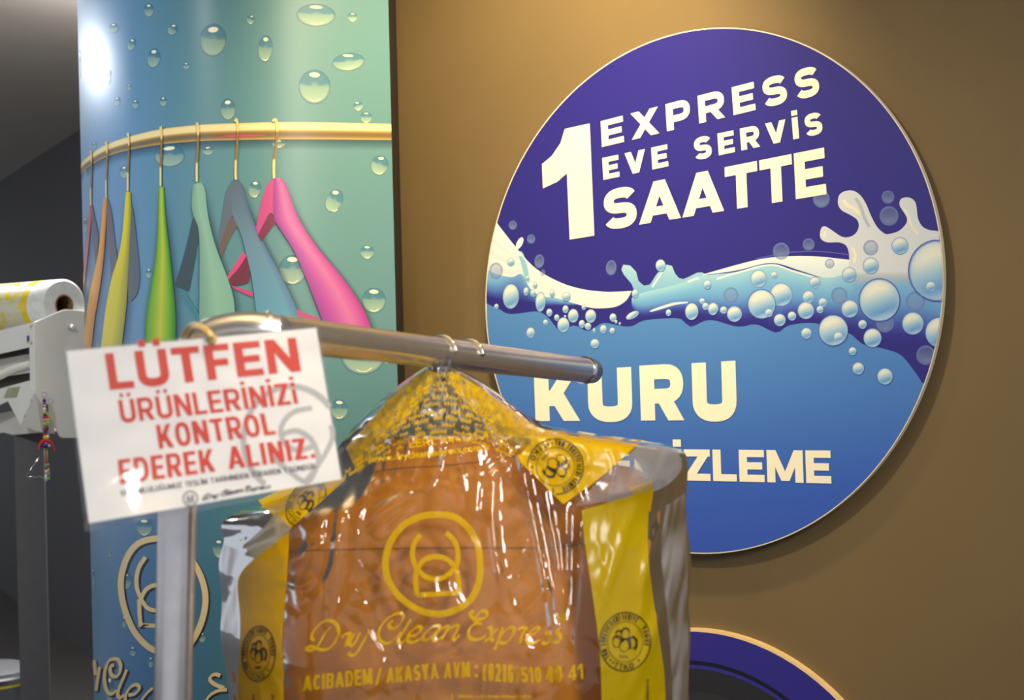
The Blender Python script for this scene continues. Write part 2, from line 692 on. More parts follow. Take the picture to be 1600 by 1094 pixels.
def font_polys(s):
    """outline of small running text from the built-in typeface: verts, faces, width"""
    cu = bpy.data.curves.new('tmp_text', 'FONT')
    cu.body = s
    cu.size = 1.0
    cu.offset = 0.02
    cu.resolution_u = 3
    o = bpy.data.objects.new('tmp_text', cu)
    COL.objects.link(o)
    dg = bpy.context.evaluated_depsgraph_get()
    ev = o.evaluated_get(dg)
    me = ev.to_mesh()
    vs = [(v.co.x, v.co.y) for v in me.vertices]
    fs = [tuple(p.vertices) for p in me.polygons]
    ev.to_mesh_clear()
    bpy.data.objects.remove(o)
    bpy.data.curves.remove(cu)
    return vs, fs, max(v[0] for v in vs)


def font_text(ink, s, path, hpx, col, lift=1):
    vs, fs, w = font_polys(s)
    P = resample(path, 60)
    pts = []
    for x, y in vs:
        u = max(0, min(0.9999, x / w)) * 60
        i = int(u)
        a, b = P[i], P[i + 1]
        f = u - i
        dx, dy = b[0] - a[0], b[1] - a[1]
        l = math.hypot(dx, dy)
        y2 = y / 0.73 * hpx
        pts.append((a[0] + dx * f + dy / l * y2, a[1] + dy * f - dx / l * y2))
    ink.raw(pts, fs, [col] * len(pts), lift)


# script lettering traced as pen strokes: (x, y) in picture pixels
def zs(pts, ox, oy, sc):
    return [(ox + x / sc, oy + y / sc) for x, y in pts]


SCRIPT_A = [
    [(380, 265), (320, 330), (270, 420), (230, 480), (180, 510), (130, 500), (135, 475), (180, 470), (240, 490), (300, 505), (370, 480), (430, 410), (460, 320), (440, 240), (390, 205), (330, 200), (260, 240), (200, 310), (180, 360), (190, 395), (215, 395)],
    [(495, 375), (530, 345), (575, 335), (555, 400), (525, 465)], [(525, 465), (550, 455), (580, 380), (575, 345), (600, 330)],
    [(625, 335), (590, 400), (580, 450), (615, 450), (660, 380), (685, 325)],
    [(790, 305), (740, 380), (690, 470), (640, 545), (590, 560), (562, 530)],
    [(1030, 200), (990, 230), (995, 268), (1040, 280), (1095, 240), (1130, 180), (1125, 135), (1090, 122), (1030, 140), (960, 190), (900, 260), (875, 340), (890, 400), (940, 435), (1000, 425), (1060, 380), (1110, 320)],
    [(1215, 185), (1150, 290), (1090, 390), (1090, 425), (1120, 430), (1180, 380)],
    [(1195, 365), (1270, 345), (1320, 290), (1310, 265), (1270, 270), (1210, 320), (1180, 380), (1195, 420), (1240, 425), (1340, 375)],
    [(1530, 258), (1460, 255), (1390, 300), (1345, 360), (1350, 400), (1395, 395), (1450, 345), (1520, 262)], [(1525, 262), (1460, 360), (1450, 398), (1480, 405), (1540, 365)]]
SCRIPT_B = [
    [(60, 250), (20, 320), (-15, 392)], [(150, 245), (110, 320), (65, 398)], [(-5, 360), (60, 290), (140, 248)],
    [(80, 360), (150, 285), (225, 248), (238, 275), (190, 375), (212, 395), (255, 350)],
    [(405, 105), (365, 108), (370, 145), (405, 182), (455, 185), (515, 172), (540, 140), (525, 105), (480, 100), (440, 140), (420, 190), (445, 225), (490, 232)],
    [(490, 232), (420, 232), (370, 270), (345, 330), (370, 385), (430, 398), (490, 380), (530, 345)],
    [(545, 275), (578, 272), (588, 330), (582, 385), (612, 410)], [(655, 280), (605, 330), (545, 400), (520, 400)],
    [(705, 270), (670, 380), (618, 505)], [(680, 360), (740, 295), (790, 267), (825, 292), (800, 360), (750, 420), (700, 436), (678, 420)],
    [(865, 295), (900, 275), (945, 280), (905, 350), (882, 435)], [(905, 350), (930, 300), (960, 282)],
    [(965, 365), (1040, 330), (1082, 288), (1060, 270), (1000, 310), (960, 370), (965, 420), (1010, 436), (1090, 400)],
    [(1190, 285), (1158, 325), (1192, 370), (1190, 412), (1150, 440), (1112, 425)],
    [(1310, 265), (1268, 310), (1302, 360), (1300, 402), (1265, 425), (1235, 408)]]
EMBLEM_RING = [(555, 133), (660, 140), (750, 175), (840, 260), (905, 380), (928, 500), (930, 640), (905, 760), (840, 870), (740, 940), (640, 975), (540, 980), (440, 960), (330, 905), (220, 810), (145, 690), (122, 570), (135, 450), (185, 330), (280, 220), (400, 158), (480, 138)]
EMBLEM_GLYPH = [([(420, 305), (370, 375), (352, 460), (365, 540), (395, 610)], 42), ([(640, 285), (705, 350), (738, 430), (740, 520), (722, 590)], 42),
                ([(395, 600), (440, 530), (500, 500), (570, 492), (640, 510), (715, 570)], 42), ([(395, 600), (450, 655), (520, 682), (590, 680), (660, 645), (720, 585)], 42),
                ([(385, 605), (378, 700), (390, 822), (755, 800), (748, 700), (728, 600)], 42)]

# ------------------------------------------------------------------ the room
ANG = math.radians(37.5)
WD = Vector((math.cos(ANG), -math.sin(ANG), 0))          # along the brown wall, to the right and nearer
WN = Vector((-math.sin(ANG), -math.cos(ANG), 0))         # out of the wall, towards the room
SIGN_P = Vector((0.38564, 2.9, 1.55))
WALL_P = SIGN_P - WN * 0.034
CEIL = 2.75


def structure(o):
    o['kind'] = 'structure'
    return o


m_wall = material('brown_wall_paint', (117, 98, 66), 0.62, var=0.03, scale=6, bump=0.05, spec=0.3)
m_dark = material('charcoal_wall_paint', (70, 69, 69), 0.7, var=0.06, scale=3)
m_ceil = material('pale_grey_ceiling', (205, 200, 192), 0.8, var=0.03, scale=4)
m_floor = material('dark_grey_floor', (70, 68, 66), 0.4, var=0.08, scale=5)

a, b = WALL_P - WD * 1.75, WALL_P + WD * 3.2
a.z = b.z = 0
structure(MB().box(a, b - a, -WN * 0.12, (0, 0, CEIL)).build('wall_back', m_wall))
p = W(0, 283, 1.2 * F / 283.5)
q = W(121, 205, 1.2 * F / 358.6)
dv = (q - p).normalized()
p2, q2 = p - dv * 6.0, q + dv * 2.6
p2.z = q2.z = 0
nv = Vector((dv.y, -dv.x, 0)).normalized()
if nv.y < 0:
    nv = -nv
structure(MB().box(p2, q2 - p2, nv * 0.12, (0, 0, CEIL)).build('wall_left', m_dark))
structure(MB().box((-9, -2.5, -0.1), (14, 0, 0), (0, 17, 0), (0, 0, 0.1)).build('floor', m_floor))
structure(MB().box((-9, -2.5, CEIL), (14, 0, 0), (0, 17, 0), (0, 0, 0.1)).build('ceiling', m_ceil))

# ------------------------------------------------------------------ big round sign on the brown wall
m_print = print_material('matt_vinyl_print', 0.38, 0.45)
m_edge = material('cream_board_edge', (232, 222, 196), 0.5, var=0.05)
EC = (1116.25, 454.26)
E1, E2, EV = 412.5, 356.5, (0.1507, -0.9886)


def ell_px(t, k=1.0):
    c, s = math.cos(t) * E1 * k, math.sin(t) * E2 * k
    return EC[0] + EV[0] * c - EV[1] * s, EC[1] + EV[1] * c + EV[0] * s


def ell_rad(px, py):
    dx, dy = px - EC[0], py - EC[1]
    u = (dx * EV[0] + dy * EV[1]) / E1
    v = (-dx * EV[1] + dy * EV[0]) / E2
    return math.hypot(u, v)


def sign_proj(px, py, lift):
    r = ell_rad(px, py)
    if r > 0.9955:
        k = 0.9955 / r
        px, py = EC[0] + (px - EC[0]) * k, EC[1] + (py - EC[1]) * k
    return on_plane(px, py, SIGN_P + WN * (lift * 0.00010), WN)


def sign_bounds(x):
    """top and bottom y of the sign outline at column x"""
    ys = []
    lo, hi = None, None
    # solve quadratic of the ellipse in y
    A = (EV[1] / E1) ** 2 + (EV[0] / E2) ** 2
    dx = x - EC[0]
    B = 2 * dx * (EV[0] * EV[1] / E1 ** 2 - EV[1] * EV[0] / E2 ** 2)
    C = (dx * EV[0] / E1) ** 2 + (dx * EV[1] / E2) ** 2 - 0.9955 ** 2
    D = max(0, B * B - 4 * A * C) ** 0.5
    return EC[1] + (-B - D) / (2 * A), EC[1] + (-B + D) / (2 * A)


outline = [on_plane(*ell_px(2 * math.pi * k / 160), SIGN_P, WN) for k in range(160)]
sign = empty('round_sign', SIGN_P - WN * 0.0 - Vector((0, 0, 0.5)), 'large round navy and light blue wall sign with white lettering and soap bubbles', 'sign')
MB().prism([v - WN * 0.012 for v in outline], WN * 0.0118).build('board', m_edge, sign)
MB().prism([SIGN_P - Vector((0, 0, -0.1)) - WN * 0.034 + (WD * math.cos(t) + Vector((0, 0, 1)) * math.sin(t)) * 0.3 for t in [2 * math.pi * k / 24 for k in range(24)]], WN * 0.0215).build('mounting_block', m_dark, sign)

WB = zs([(83, 580), (130, 610), (200, 665), (260, 677), (400, 660), (450, 670), (500, 710), (550, 775), (590, 800), (640, 755), (690, 760), (745, 790), (800, 765), (860, 735), (1000, 760), (1060, 750), (1130, 718), (1340, 705), (1390, 735), (1430, 762), (1480, 740), (1530, 720)], 740, 330, 4.2105)
WB += zs([(60, 712), (170, 742), (260, 730), (320, 755), (370, 772), (430, 735), (560, 725), (720, 770), (800, 830), (900, 852), (990, 885), (1060, 970), (1100, 1030)], 1100, 280, 3.2175)
WB = [(752, 462)] + WB + [(1460, 630), (1480, 655)]
WBs = smooth(WB, 5)
NAVY, NAVY2 = (44, 38, 130), (46, 40, 128)
ink = Ink(sign_proj)
x0, x1 = 760.5, 1471.5
NX = 150
tops, mids, bots = [], [], []
for i in range(NX + 1):
    x = x0 + (x1 - x0) * (0.5 - 0.5 * math.cos(math.pi * i / NX))
    t_, b_ = sign_bounds(x)
    m_ = min(max(pl(WBs, x), t_), b_)
    tops.append((x, t_))
    mids.append((x, m_))
    bots.append((x, b_))


def rows(A, B, ny, col, lift):
    pts, cs, fs = [], [], []
    n = len(A)
    for j in range(ny + 1):
        v = j / ny
        for i in range(n):
            p = (A[i][0] + (B[i][0] - A[i][0]) * v, A[i][1] + (B[i][1] - A[i][1]) * v)
            pts.append(p)
            cs.append(col(p[0], p[1]))
    for j in range(ny):
        for i in range(n - 1):
            k = j * n + i
            fs.append((k, k + 1, k + n + 1, k + n))
    ink.raw(pts, fs, cs, lift)


rows(tops, mids, 10, lambda x, y: NAVY, 1)
rows(mids, bots, 14, lambda x, y: ramp([(470, (84, 138, 198)), (620, (70, 120, 192)), (760, (54, 94, 186)), (870, (52, 84, 182))], y), 1)
ink.build('background_print', m_print, sign)

ink = Ink(sign_proj)
WHITE_T = smooth(zs([(110, 30), (150, 75), (280, 240), (400, 370), (550, 460), (700, 510), (850, 530), (950, 530), (1040, 525)], 740, 330, 4.2105), 5)
WHITE_B = smooth([(752, 418), (775, 428), (800, 433), (815, 428), (828, 450), (845, 462), (870, 466), (894, 473), (918, 480), (935, 482), (961, 479.6), (978, 470), (987, 455)], 5)
# left water below the white sweep
LW_T = [(752, 415), (780, 420), (812, 392), (822, 412), (826, 440), (850, 458), (895, 470), (905, 474)]
LW_B = [(752, 470), (775, 481), (800, 488), (835, 484), (850, 486), (870, 482), (895, 480), (905, 476)]
ink.strip(smooth(LW_T, 4), smooth(LW_B, 4), 40, 10, lambda u, v, x, y: ramp([(0, (150, 195, 215)), (.35, (112, 170, 212)), (.6, (76, 112, 188)), (.8, NAVY), (1, NAVY)], v), 2)
ink.strip(WHITE_T, WHITE_B, 60, 8, lambda u, v, x, y: mixc((236, 236, 226), (206, 214, 220), .5 + .5 * math.sin(v * 22 + u * 3)) if v > .25 else (240, 240, 230), 3)
ink.ell(812, 380, 4.5, 10, 0.45, (236, 236, 228), 3)
ink.strip(smooth([(810, 400), (814, 412), (818, 428), (822, 440)], 4), smooth([(816, 400), (823, 412), (826, 428), (828, 442)], 4), 10, 3, (140, 190, 215), 4)
# main water body
fing = zs([(1055, 560), (1055, 520), (1040, 480), (990, 420), (972, 385), (985, 352), (1030, 358), (1070, 400), (1085, 460), (1120, 490), (1160, 483), (1200, 420), (1235, 375), (1270, 352), (1305, 360), (1325, 410), (1350, 440), (1380, 447), (1420, 430), (1470, 405), (1500, 403), (1540, 420), (1600, 450), (1600, 560)], 740, 330, 4.2105)
ink.poly(fing, lambda x, y: ramp([(412, (166, 205, 216)), (450, (128, 182, 214)), (470, (110, 168, 212))], y), 1.5)
MW_T = [(987, 466), (1003, 458), (1060, 444), (1100, 431), (1150, 425), (1200, 413), (1250, 425), (1290, 434), (1330, 420), (1400, 420), (1480, 420)]
MW_B = [(987, 480), (1000, 496), (1058, 490), (1103, 497), (1152, 506), (1181, 503), (1215, 514), (1234, 504), (1274, 501), (1324, 515), (1370, 532), (1430, 535), (1480, 560)]
ink.strip(smooth(MW_T, 5), smooth(MW_B, 5), 80, 12, lambda u, v, x, y: ramp([(0, (160, 205, 218)), (.3, (118, 178, 216)), (.55, (98, 152, 206)), (.78, (64, 84, 170)), (.95, NAVY), (1, NAVY)], v + (0.12 if x > 1330 else 0) * (1 - v)), 2)
ink.strip(smooth([(1098, 429), (1178, 407), (1224, 401), (1274, 400.6), (1327, 406)], 6), smooth([(1098, 430), (1150, 423), (1205, 411), (1250, 423), (1287, 434), (1312, 431), (1327, 424)], 6), 40, 5, lambda u, v, x, y: mixc((232, 236, 232), (205, 222, 228), v), 3)
ink.stroke(smooth([(1120, 436), (1160, 424), (1205, 414), (1240, 424), (1280, 436)], 6), 3.0, (214, 230, 230), 3)
ink.stroke(smooth([(1180, 405), (1230, 395), (1280, 393), (1326, 398)], 6), 2.0, (82, 84, 165), 3)
spl = zs([(730, 400), (728, 370), (715, 335), (680, 318), (620, 318), (588, 300), (583, 270), (592, 243), (612, 238), (650, 262), (690, 288), (725, 292), (760, 275), (778, 240), (770, 205), (735, 180), (690, 155), (673, 120), (680, 80), (710, 60), (750, 58), (785, 80), (815, 125), (840, 185), (870, 240), (905, 272), (930, 276), (980, 260), (1015, 225), (1020, 195), (1000, 160), (983, 130), (988, 102), (1010, 92), (1040, 95), (1062, 115), (1070, 150), (1075, 195), (1095, 235), (1130, 255), (1185, 262)], 1100, 280, 3.2175)
spl = smooth(spl, 3) + [(1473, 425), (1326, 425)]
ink.poly(spl, (206, 212, 216), 3)
ink.strip([(1326, 424), (1473, 424)], [(1326, 448), (1473, 448)], 12, 5, lambda u, v, x, y: (206, 212, 216, 1 - v), 4)
for pts, w in (([(700, 105), (720, 130), (750, 145), (785, 175)], 9), ([(760, 95), (785, 130), (805, 190), (830, 240)], 8), ([(745, 345), (760, 380), (755, 420)], 8), ([(1005, 150), (1020, 170), (1045, 235), (1075, 275)], 6), ([(608, 262), (604, 290)], 6)):
    ink.stroke(smooth(zs(pts, 1100, 280, 3.2175), 5), w / 1.6, (232, 226, 196) if w != 8 or pts[0][1] > 300 else (176, 184, 192), 4)
ink.stroke(smooth(zs([(1160, 660), (1220, 640), (1320, 610), (1410, 600)], 740, 330, 4.2105), 5), [2 + 2.5 * math.sin(i / 15 * math.pi) for i in range(16)], (206, 222, 222), 4)
ink.stroke(smooth(zs([(1175, 500), (1215, 440), (1240, 400)], 740, 330, 4.2105), 5), 3, (206, 226, 226), 4)
ink.stroke(smooth(zs([(1410, 465), (1450, 450), (1480, 440)], 740, 330, 4.2105), 5), 4, (206, 226, 226), 4)
ink.build('water_print', m_print, sign)


def bubble_solid(r, x, y):
    if r > .93:
        return (92, 124, 186)
    up = -y * .75 - x * .25
    c = ramp([(-.75, (196, 218, 226)), (-.45, (92, 146, 205)), (-.1, (146, 186, 214)), (.35, (226, 226, 212)), (.8, (240, 236, 214))], up)
    return mixc(c, (150, 184, 214), max(0, r - .7) * 2)


def bubble_faint(r, x, y):
    return (128, 150, 205, .5) if r > .8 else (150, 172, 215, .32 + .22 * y)


ink = Ink(sign_proj)
B3 = [(388, 580, 57), (275, 500, 42), (352, 483, 17), (290, 628, 72), (557, 520, 28), (512, 660, 42), (525, 592, 30), (597, 620, 22), (583, 655, 18), (326, 672, 20), (381, 708, 30), (442, 688, 22), (153, 678, 38), (98, 658, 18), (47, 650, 27), (8, 640, 18), (16, 528, 18), (733, 652, 43), (730, 480, 36), (838, 435, 40), (985, 335, 42), (882, 608, 105), (650, 760, 76), (675, 793, 24), (515, 775, 27), (847, 798, 46), (797, 730, 22), (1050, 725, 55), (1175, 460, 150), (1140, 540, 25), (1185, 770, 75), (747, 865, 20), (775, 952, 30), (910, 992, 40)]
F3 = [(838, 345, 38), (632, 425, 24), (910, 725, 45), (1115, 885, 48), (680, 585, 42), (1062, 615, 50), (135, 582, 38), (388, 362, 42), (526, 328, 30), (590, 100, 42), (930, 185, 48), (925, 90, 32), (262, 612, 16)]
B2 = [(245, 560, 55, 85), (440, 597, 33, 65), (245, 335, 25, 30), (150, 627, 15, 18), (473, 732, 17, 19), (375, 800, 28, 36), (498, 667, 20, 26), (547, 700, 17, 22), (605, 645, 20, 26), (655, 688, 35, 46), (590, 748, 40, 50), (712, 742, 20, 27), (752, 757, 22, 24), (770, 690, 36, 45), (725, 632, 15, 19), (917, 700, 23, 28), (937, 728, 10, 12), (962, 740, 8, 10), (853, 777, 23, 30), (912, 787, 18, 22), (798, 872, 30, 32), (1062, 543, 22, 30), (1230, 357, 33, 40), (1537, 483, 25, 30), (1435, 660, 45, 58), (1282, 668, 18, 23), (1503, 592, 18, 20), (1525, 625, 20, 24), (1575, 643, 33, 42), (345, 528, 17, 28), (390, 540, 17, 24), (405, 485, 15, 20), (517, 540, 18, 25), (610, 562, 28, 30), (792, 785, 8, 18), (1045, 685, 48, 22), (355, 440, 13, 16), (602, 693, 8, 10)]
F2 = [(147, 393, 45, 56), (905, 372, 35, 50), (258, 92, 27, 30), (378, 183, 27, 30), (432, 330, 32, 46), (455, 405, 16, 22)]
for x, y, r in F3:
    ink = Ink(sign_proj)
    ink.ell(1100 + x / 3.2175, 280 + y / 3.2175, r / 3.2175, r / 3.2175 * 1.03, 0, bubble_faint, 5)
    ink.build('printed_bubble', m_print, sign)
for x, y, rx, ry in F2:
    ink = Ink(sign_proj)
    ink.ell(740 + x / 4.2105, 330 + y / 4.2105, rx / 4.2105, ry / 4.2105, 0.1, bubble_faint, 5)
    ink.build('printed_bubble', m_print, sign)
BB = [(1100 + x / 3.2175, 280 + y / 3.2175, r / 3.2175, r / 3.2175 * 1.05, 0, r > 70) for x, y, r in B3]
BB += [(740 + x / 4.2105, 330 + y / 4.2105, rx / 4.2105, ry / 4.2105, -.5 if rx > ry * 1.5 else .05, rx > 40) for x, y, rx, ry in B2]
for i, (x, y, rx, ry, ro, big) in enumerate(BB):
    ink = Ink(sign_proj)

    def bub(r, X, Y, big=big):
        if r > .97:
            return (66, 80, 168) if big else (96, 134, 196)
        return bubble_solid(r / .97, X, Y) if r < .9 else (150, 184, 214)
    ink.ell(x, y, rx, ry, ro, bub, 6 + (i % 34) * .3, rings=(0, .3, .55, .75, .89, .92, .98, 1), n=26)
    ink.build('printed_bubble', m_print, sign)

ink = Ink(sign_proj)
CREAM = (248, 240, 212)


def q1(pts):
    return zs(pts, 740, 20, 2.1053)


def q4(pts):
    return zs(pts, 800, 540, 2.2857)


ink.poly(q1([(382, 364), (397, 733), (316, 746), (307, 528), (275, 556), (228, 578), (225, 498), (258, 470), (286, 428), (300, 382)]), CREAM, 12)
ink.build('lettering', m_print, sign, 'large cream numeral one')
for s_, q_, t_, g_, sp_ in (('EXPRESS', q1([(422, 442), (1140, 268), (1132, 172), (418, 357)]), .275, .32, .4),
                            ('EVE SERVİS', q1([(427, 550), (1150, 396), (1144, 325), (423, 478)]), .275, .30, .55),
                            ('SAATTE', q1([(428, 716), (1161, 597), (1153, 443), (427, 588)]), .275, .06, .4),
                            ('KURU', q4([(84, 270), (804, 266), (798, 54), (78, 97)]), .295, .17, .4),
                            ('TEMİZLEME', q4([(235, 474), (1141, 493), (1137, 375), (232, 368)]), .275, .09, .4)):
    for pick in ((range(0, 3), range(3, 9)) if ' ' in s_ else (None,)):
        ink = Ink(sign_proj)
        ink.text(s_, q_, t_, CREAM, 12, gap=g_, space=sp_, pick=pick)
        ink.build('lettering', m_print, sign)

# ------------------------------------------------------------------ lower round sign (washing machine door picture)
LS = SIGN_P + WD * (-0.049) + Vector((0, 0, -0.9675))
LR = 0.4225
low = empty('round_sign', LS - Vector((0, 0, LR)), 'lower round sign picturing a dark washing machine door with a navy rim', 'sign')


def circ(c, r, n=96, off=0.0):
    return [c + WN * off + (WD * math.cos(2 * math.pi * k / n) + Vector((0, 0, 1)) * math.sin(2 * math.pi * k / n)) * r for k in range(n)]


m_gold = material('cream_gold_trim', (250, 214, 150), 0.4, var=0.04)
MB().prism(circ(LS, LR, off=-0.034), WN * 0.012).build('board', m_gold, low)


def low_ring(name, r0, r1, off, col, sx=0.0):
    vs, fs, n = [], [], 96
    c = LS + WD * sx
    for r in (r0, r1):
        vs += circ(c, max(r, .001), n, off)
    fs = [(k, (k + 1) % n, (k + 1) % n + n, k + n) for k in range(n)]
    return link_mesh(name, vs, fs, m_print, low, cols=[lin(col)] * len(vs))


low_ring('door_glass_print', 0, .30, -0.0210, (46, 48, 52), -0.012)
low_ring('inner_rim_print', .30, .345, -0.0211, (40, 40, 44), -0.012)
low_ring('thin_line_print', .345, .352, -0.0211, (52, 46, 140), -0.012)
low_ring('dark_line_print', .352, .360, -0.0211, (20, 18, 40), -0.012)
low_ring('navy_rim_print', .34, LR - .006, -0.0216, (48, 42, 138))
vs = []
seg = [(.955, .03), (.955, .22), (.91, .26), (.86, .235), (.845, .05)]
arc = [LS + WN * -0.0206 + (WD * math.cos(t) + Vector((0, 0, 1)) * math.sin(t)) * r for r, t in [(.412, .70), (.412, .78), (.412, .86), (.385, .90), (.35, .84), (.35, .74), (.36, .66)]]
link_mesh('latch_print', arc, [tuple(range(len(arc)))], m_print, low, cols=[lin((24, 22, 26))] * len(arc))
arc = [LS + WN * -0.0204 + (WD * math.cos(t) + Vector((0, 0, 1)) * math.sin(t)) * r for r, t in [(.405, .82), (.408, .86), (.388, .885), (.372, .86), (.372, .83)]]
link_mesh('latch_highlight_print', arc, [tuple(range(len(arc)))], m_print, low, cols=[lin((52, 46, 140))] * len(arc))

# ------------------------------------------------------------------ printed column
CT = [(-666, 3.90), (-662, 3.74), (-652, 3.60), (-640, 3.51), (-627.5, 3.436), (-608, 3.355), (-590, 3.292), (-565, 3.228), (-540, 3.176), (-510, 3.143), (-482, 3.122), (-450, 3.106), (-421.5, 3.10), (-390, 3.104), (-361.5, 3.113), (-300, 3.142), (-240, 3.178), (-180, 3.215)]
PLAN = resample([(x / F * d, d) for x, d in smooth(CT, 6)], 120)
for _ in range(260):
    PLAN = [PLAN[0]] + [((PLAN[i - 1][0] + 2 * PLAN[i][0] + PLAN[i + 1][0]) / 4, (PLAN[i - 1][1] + 2 * PLAN[i][1] + PLAN[i + 1][1]) / 4) for i in range(1, 120)] + [PLAN[-1]]
CTd = [(p[0] / p[1] * F, p[1]) for p in PLAN]
for i in range(1, len(CTd)):
    if CTd[i][0] <= CTd[i - 1][0]:
        CTd[i] = (CTd[i - 1][0] + .05, CTd[i][1])


def dcol(x):
    return pl(CTd, x)


def col_proj(px, py, lift):
    x, y = unroll(px, py)
    x = max(-665.8, min(-180.3, x))
    d = dcol(x)
    xa, xb = max(-665.9, x - 3), min(-180.1, x + 3)
    da, db = dcol(xa), dcol(xb)
    tx, ty = xb / F * db - xa / F * da, db - da
    tl = math.hypot(tx, ty)
    k = lift * 0.0003 / tl
    return Vector((x / F * d + ty * k, d - tx * k, CAMZ - y / F * d))


column = empty('advertising_column', (-0.55, 3.5, 0), 'rounded floor-to-ceiling column wrapped in teal water-droplet print with coloured hangers', 'column')
xs = [c[0] for c in CTd]
zsamp = [CEIL * k / 44 for k in range(45)]
vs, cs, fs = [], [], []
for z in zsamp:
    for x in xs:
        d = dcol(x)
        vs.append(Vector((x / F * d, d, z)))
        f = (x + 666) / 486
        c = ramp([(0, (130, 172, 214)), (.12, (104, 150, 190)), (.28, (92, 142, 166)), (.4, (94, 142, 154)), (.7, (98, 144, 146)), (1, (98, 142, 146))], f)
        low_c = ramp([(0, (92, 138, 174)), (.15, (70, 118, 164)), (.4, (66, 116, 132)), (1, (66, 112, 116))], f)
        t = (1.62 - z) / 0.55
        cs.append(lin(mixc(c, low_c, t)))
n = len(xs)
for j in range(len(zsamp) - 1):
    for i in range(n - 1):
        k = j * n + i
        fs.append((k, k + 1, k + n + 1, k + n))
m_wrap = print_material('glossy_column_wrap', 0.36, 0.45)
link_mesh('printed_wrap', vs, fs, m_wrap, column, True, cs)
right = Vector((xs[-1] / F * CTd[-1][1], CTd[-1][1], 0))
back_r = Vector((-0.2365, 3.372, 0))
left = vs[0].copy()
left.z = 0
back_l = WALL_P + WD * (-1.62)
back_l.z = 0
mid_l = Vector((-1.10, 4.02, 0))
m_black = material('gap_shade_black', (34, 31, 30), 0.6, var=0.1)
MB().box(right, back_r - right, (-0.004, 0.0, 0), (0, 0, CEIL)).build('side_panel', m_black, column)  # black colour stands in for the shadow gap between column and wall
bk = [left, mid_l, back_l]
vv = [v + Vector((0, 0, z)) for z in (0, CEIL) for v in bk]
link_mesh('rear_panel', vv, [(0, 1, 4, 3), (1, 2, 5, 4)], m_black, column)

m_colprint = print_material('column_picture_print', 0.36, 0.45)


def drop_col(r, x, y):
    if r > .9:
        return (70, 120, 150, .55)
    if y < 0:
        return (84, 150, 178, .45)
    return (196, 226, 196, .30 + .35 * y)


ink = Ink(col_proj)
D1 = [(910, 62, 30, 43, 0), (1055, 180, 30, 36, .6), (805, 272, 24, 40, .4), (695, 170, 28, 30, 0), (940, 355, 40, 62, .15), (1302, 245, 82, 102, .1), (1138, 402, 22, 20, 0), (790, 533, 12, 20, 0), (717, 620, 16, 30, .1), (828, 635, 20, 28, 0), (998, 620, 22, 32, 0), (1392, 668, 47, 68, -.05), (490, 390, 8, 90, 0), (668, 470, 10, 45, .1), (578, 887, 14, 20, 0), (1035, 950, 95, 70, 0), (1270, 920, 36, 28, 0), (760, 1050, 28, 40, 0)]
for x, y, rx, ry, ro in D1:
    ink = Ink(col_proj)
    ink.ell(x / 3.9075, y / 3.9075, rx / 3.9075, ry / 3.9075, ro, drop_col, 2)
    ink.ell(x / 3.9075 + ro * 3, (y - ry * .62) / 3.9075, rx * .38 / 3.9075, ry * .17 / 3.9075, -.1, (246, 240, 206), 3, rings=(0, 1), n=12)
    ink.build('printed_droplet', m_colprint, column)
D2 = [(358, 120, 26, 28, .3), (448, 298, 45, 84, .1), (757, 92, 120, 70, .03), (980, 105, 32, 28, 0), (955, 378, 100, 55, -.12), (748, 530, 98, 106, 0), (1015, 648, 32, 28, -.3), (1063, 718, 38, 36, 0), (1145, 1010, 54, 62, .35), (530, 878, 42, 25, 0)]
for x, y, rx, ry, ro in D2:
    ink = Ink(col_proj)
    ink.ell(300 + x / 3.908, y / 3.908, rx / 3.908, ry / 3.908, ro, drop_col, 2)
    ink.ell(300 + x / 3.908 + ro * 6, (y - ry * .68) / 3.908, rx * .33 / 3.908, ry * .14 / 3.908, .05, (248, 240, 196), 3, rings=(0, 1), n=12)
    ink.stroke([(300 + (x + rx * .55 * math.cos(t)) / 3.908, (y + ry * .85 * math.sin(t)) / 3.908) for t in [.9 + .13 * k for k in range(10)]], 1.5, (240, 236, 180), 3)
    ink.build('printed_droplet', m_colprint, column)
D3 = [(398, 296, 10, 14, .3), (522, 314, 13, 19, .5), (573.5, 394, 11, 11, 0), (584, 469.5, 19, 20, 0), (457, 422, 22, 24, 0), (567, 552, 36, 34, 0), (134, 352, 3, 14, 0), (233, 427, 5, 8, 0), (226, 824, 13, 14, 0), (197, 908, 9, 14, .1), (172, 866, 2.4, 5, 0), (194, 972, 3, 10, 0), (342, 857, 10, 15, 0), (316, 996, 6, 8, 0), (208, 1018, 5, 8, 0), (236, 1035, 4, 9, 0), (172, 1078, 6, 22, 0), (146, 902, 2, 16, 0), (530, 640, 14, 16, 0)]
for x, y, rx, ry, ro in D3:
    ink = Ink(col_proj)
    ink.ell(x, y, rx, ry, ro, drop_col, 2)
    ink.ell(x + ro * 4, y - ry * .68, rx * .38, ry * .16, .05, (246, 240, 200), 3, rings=(0, 1), n=12)
    if rx > 9:
        ink.stroke([(x + rx * .6 * math.cos(t), y + ry * .85 * math.sin(t)) for t in [.9 + .13 * k for k in range(10)]], 1.6, (240, 232, 180), 3)
    ink.build('printed_droplet', m_colprint, column)

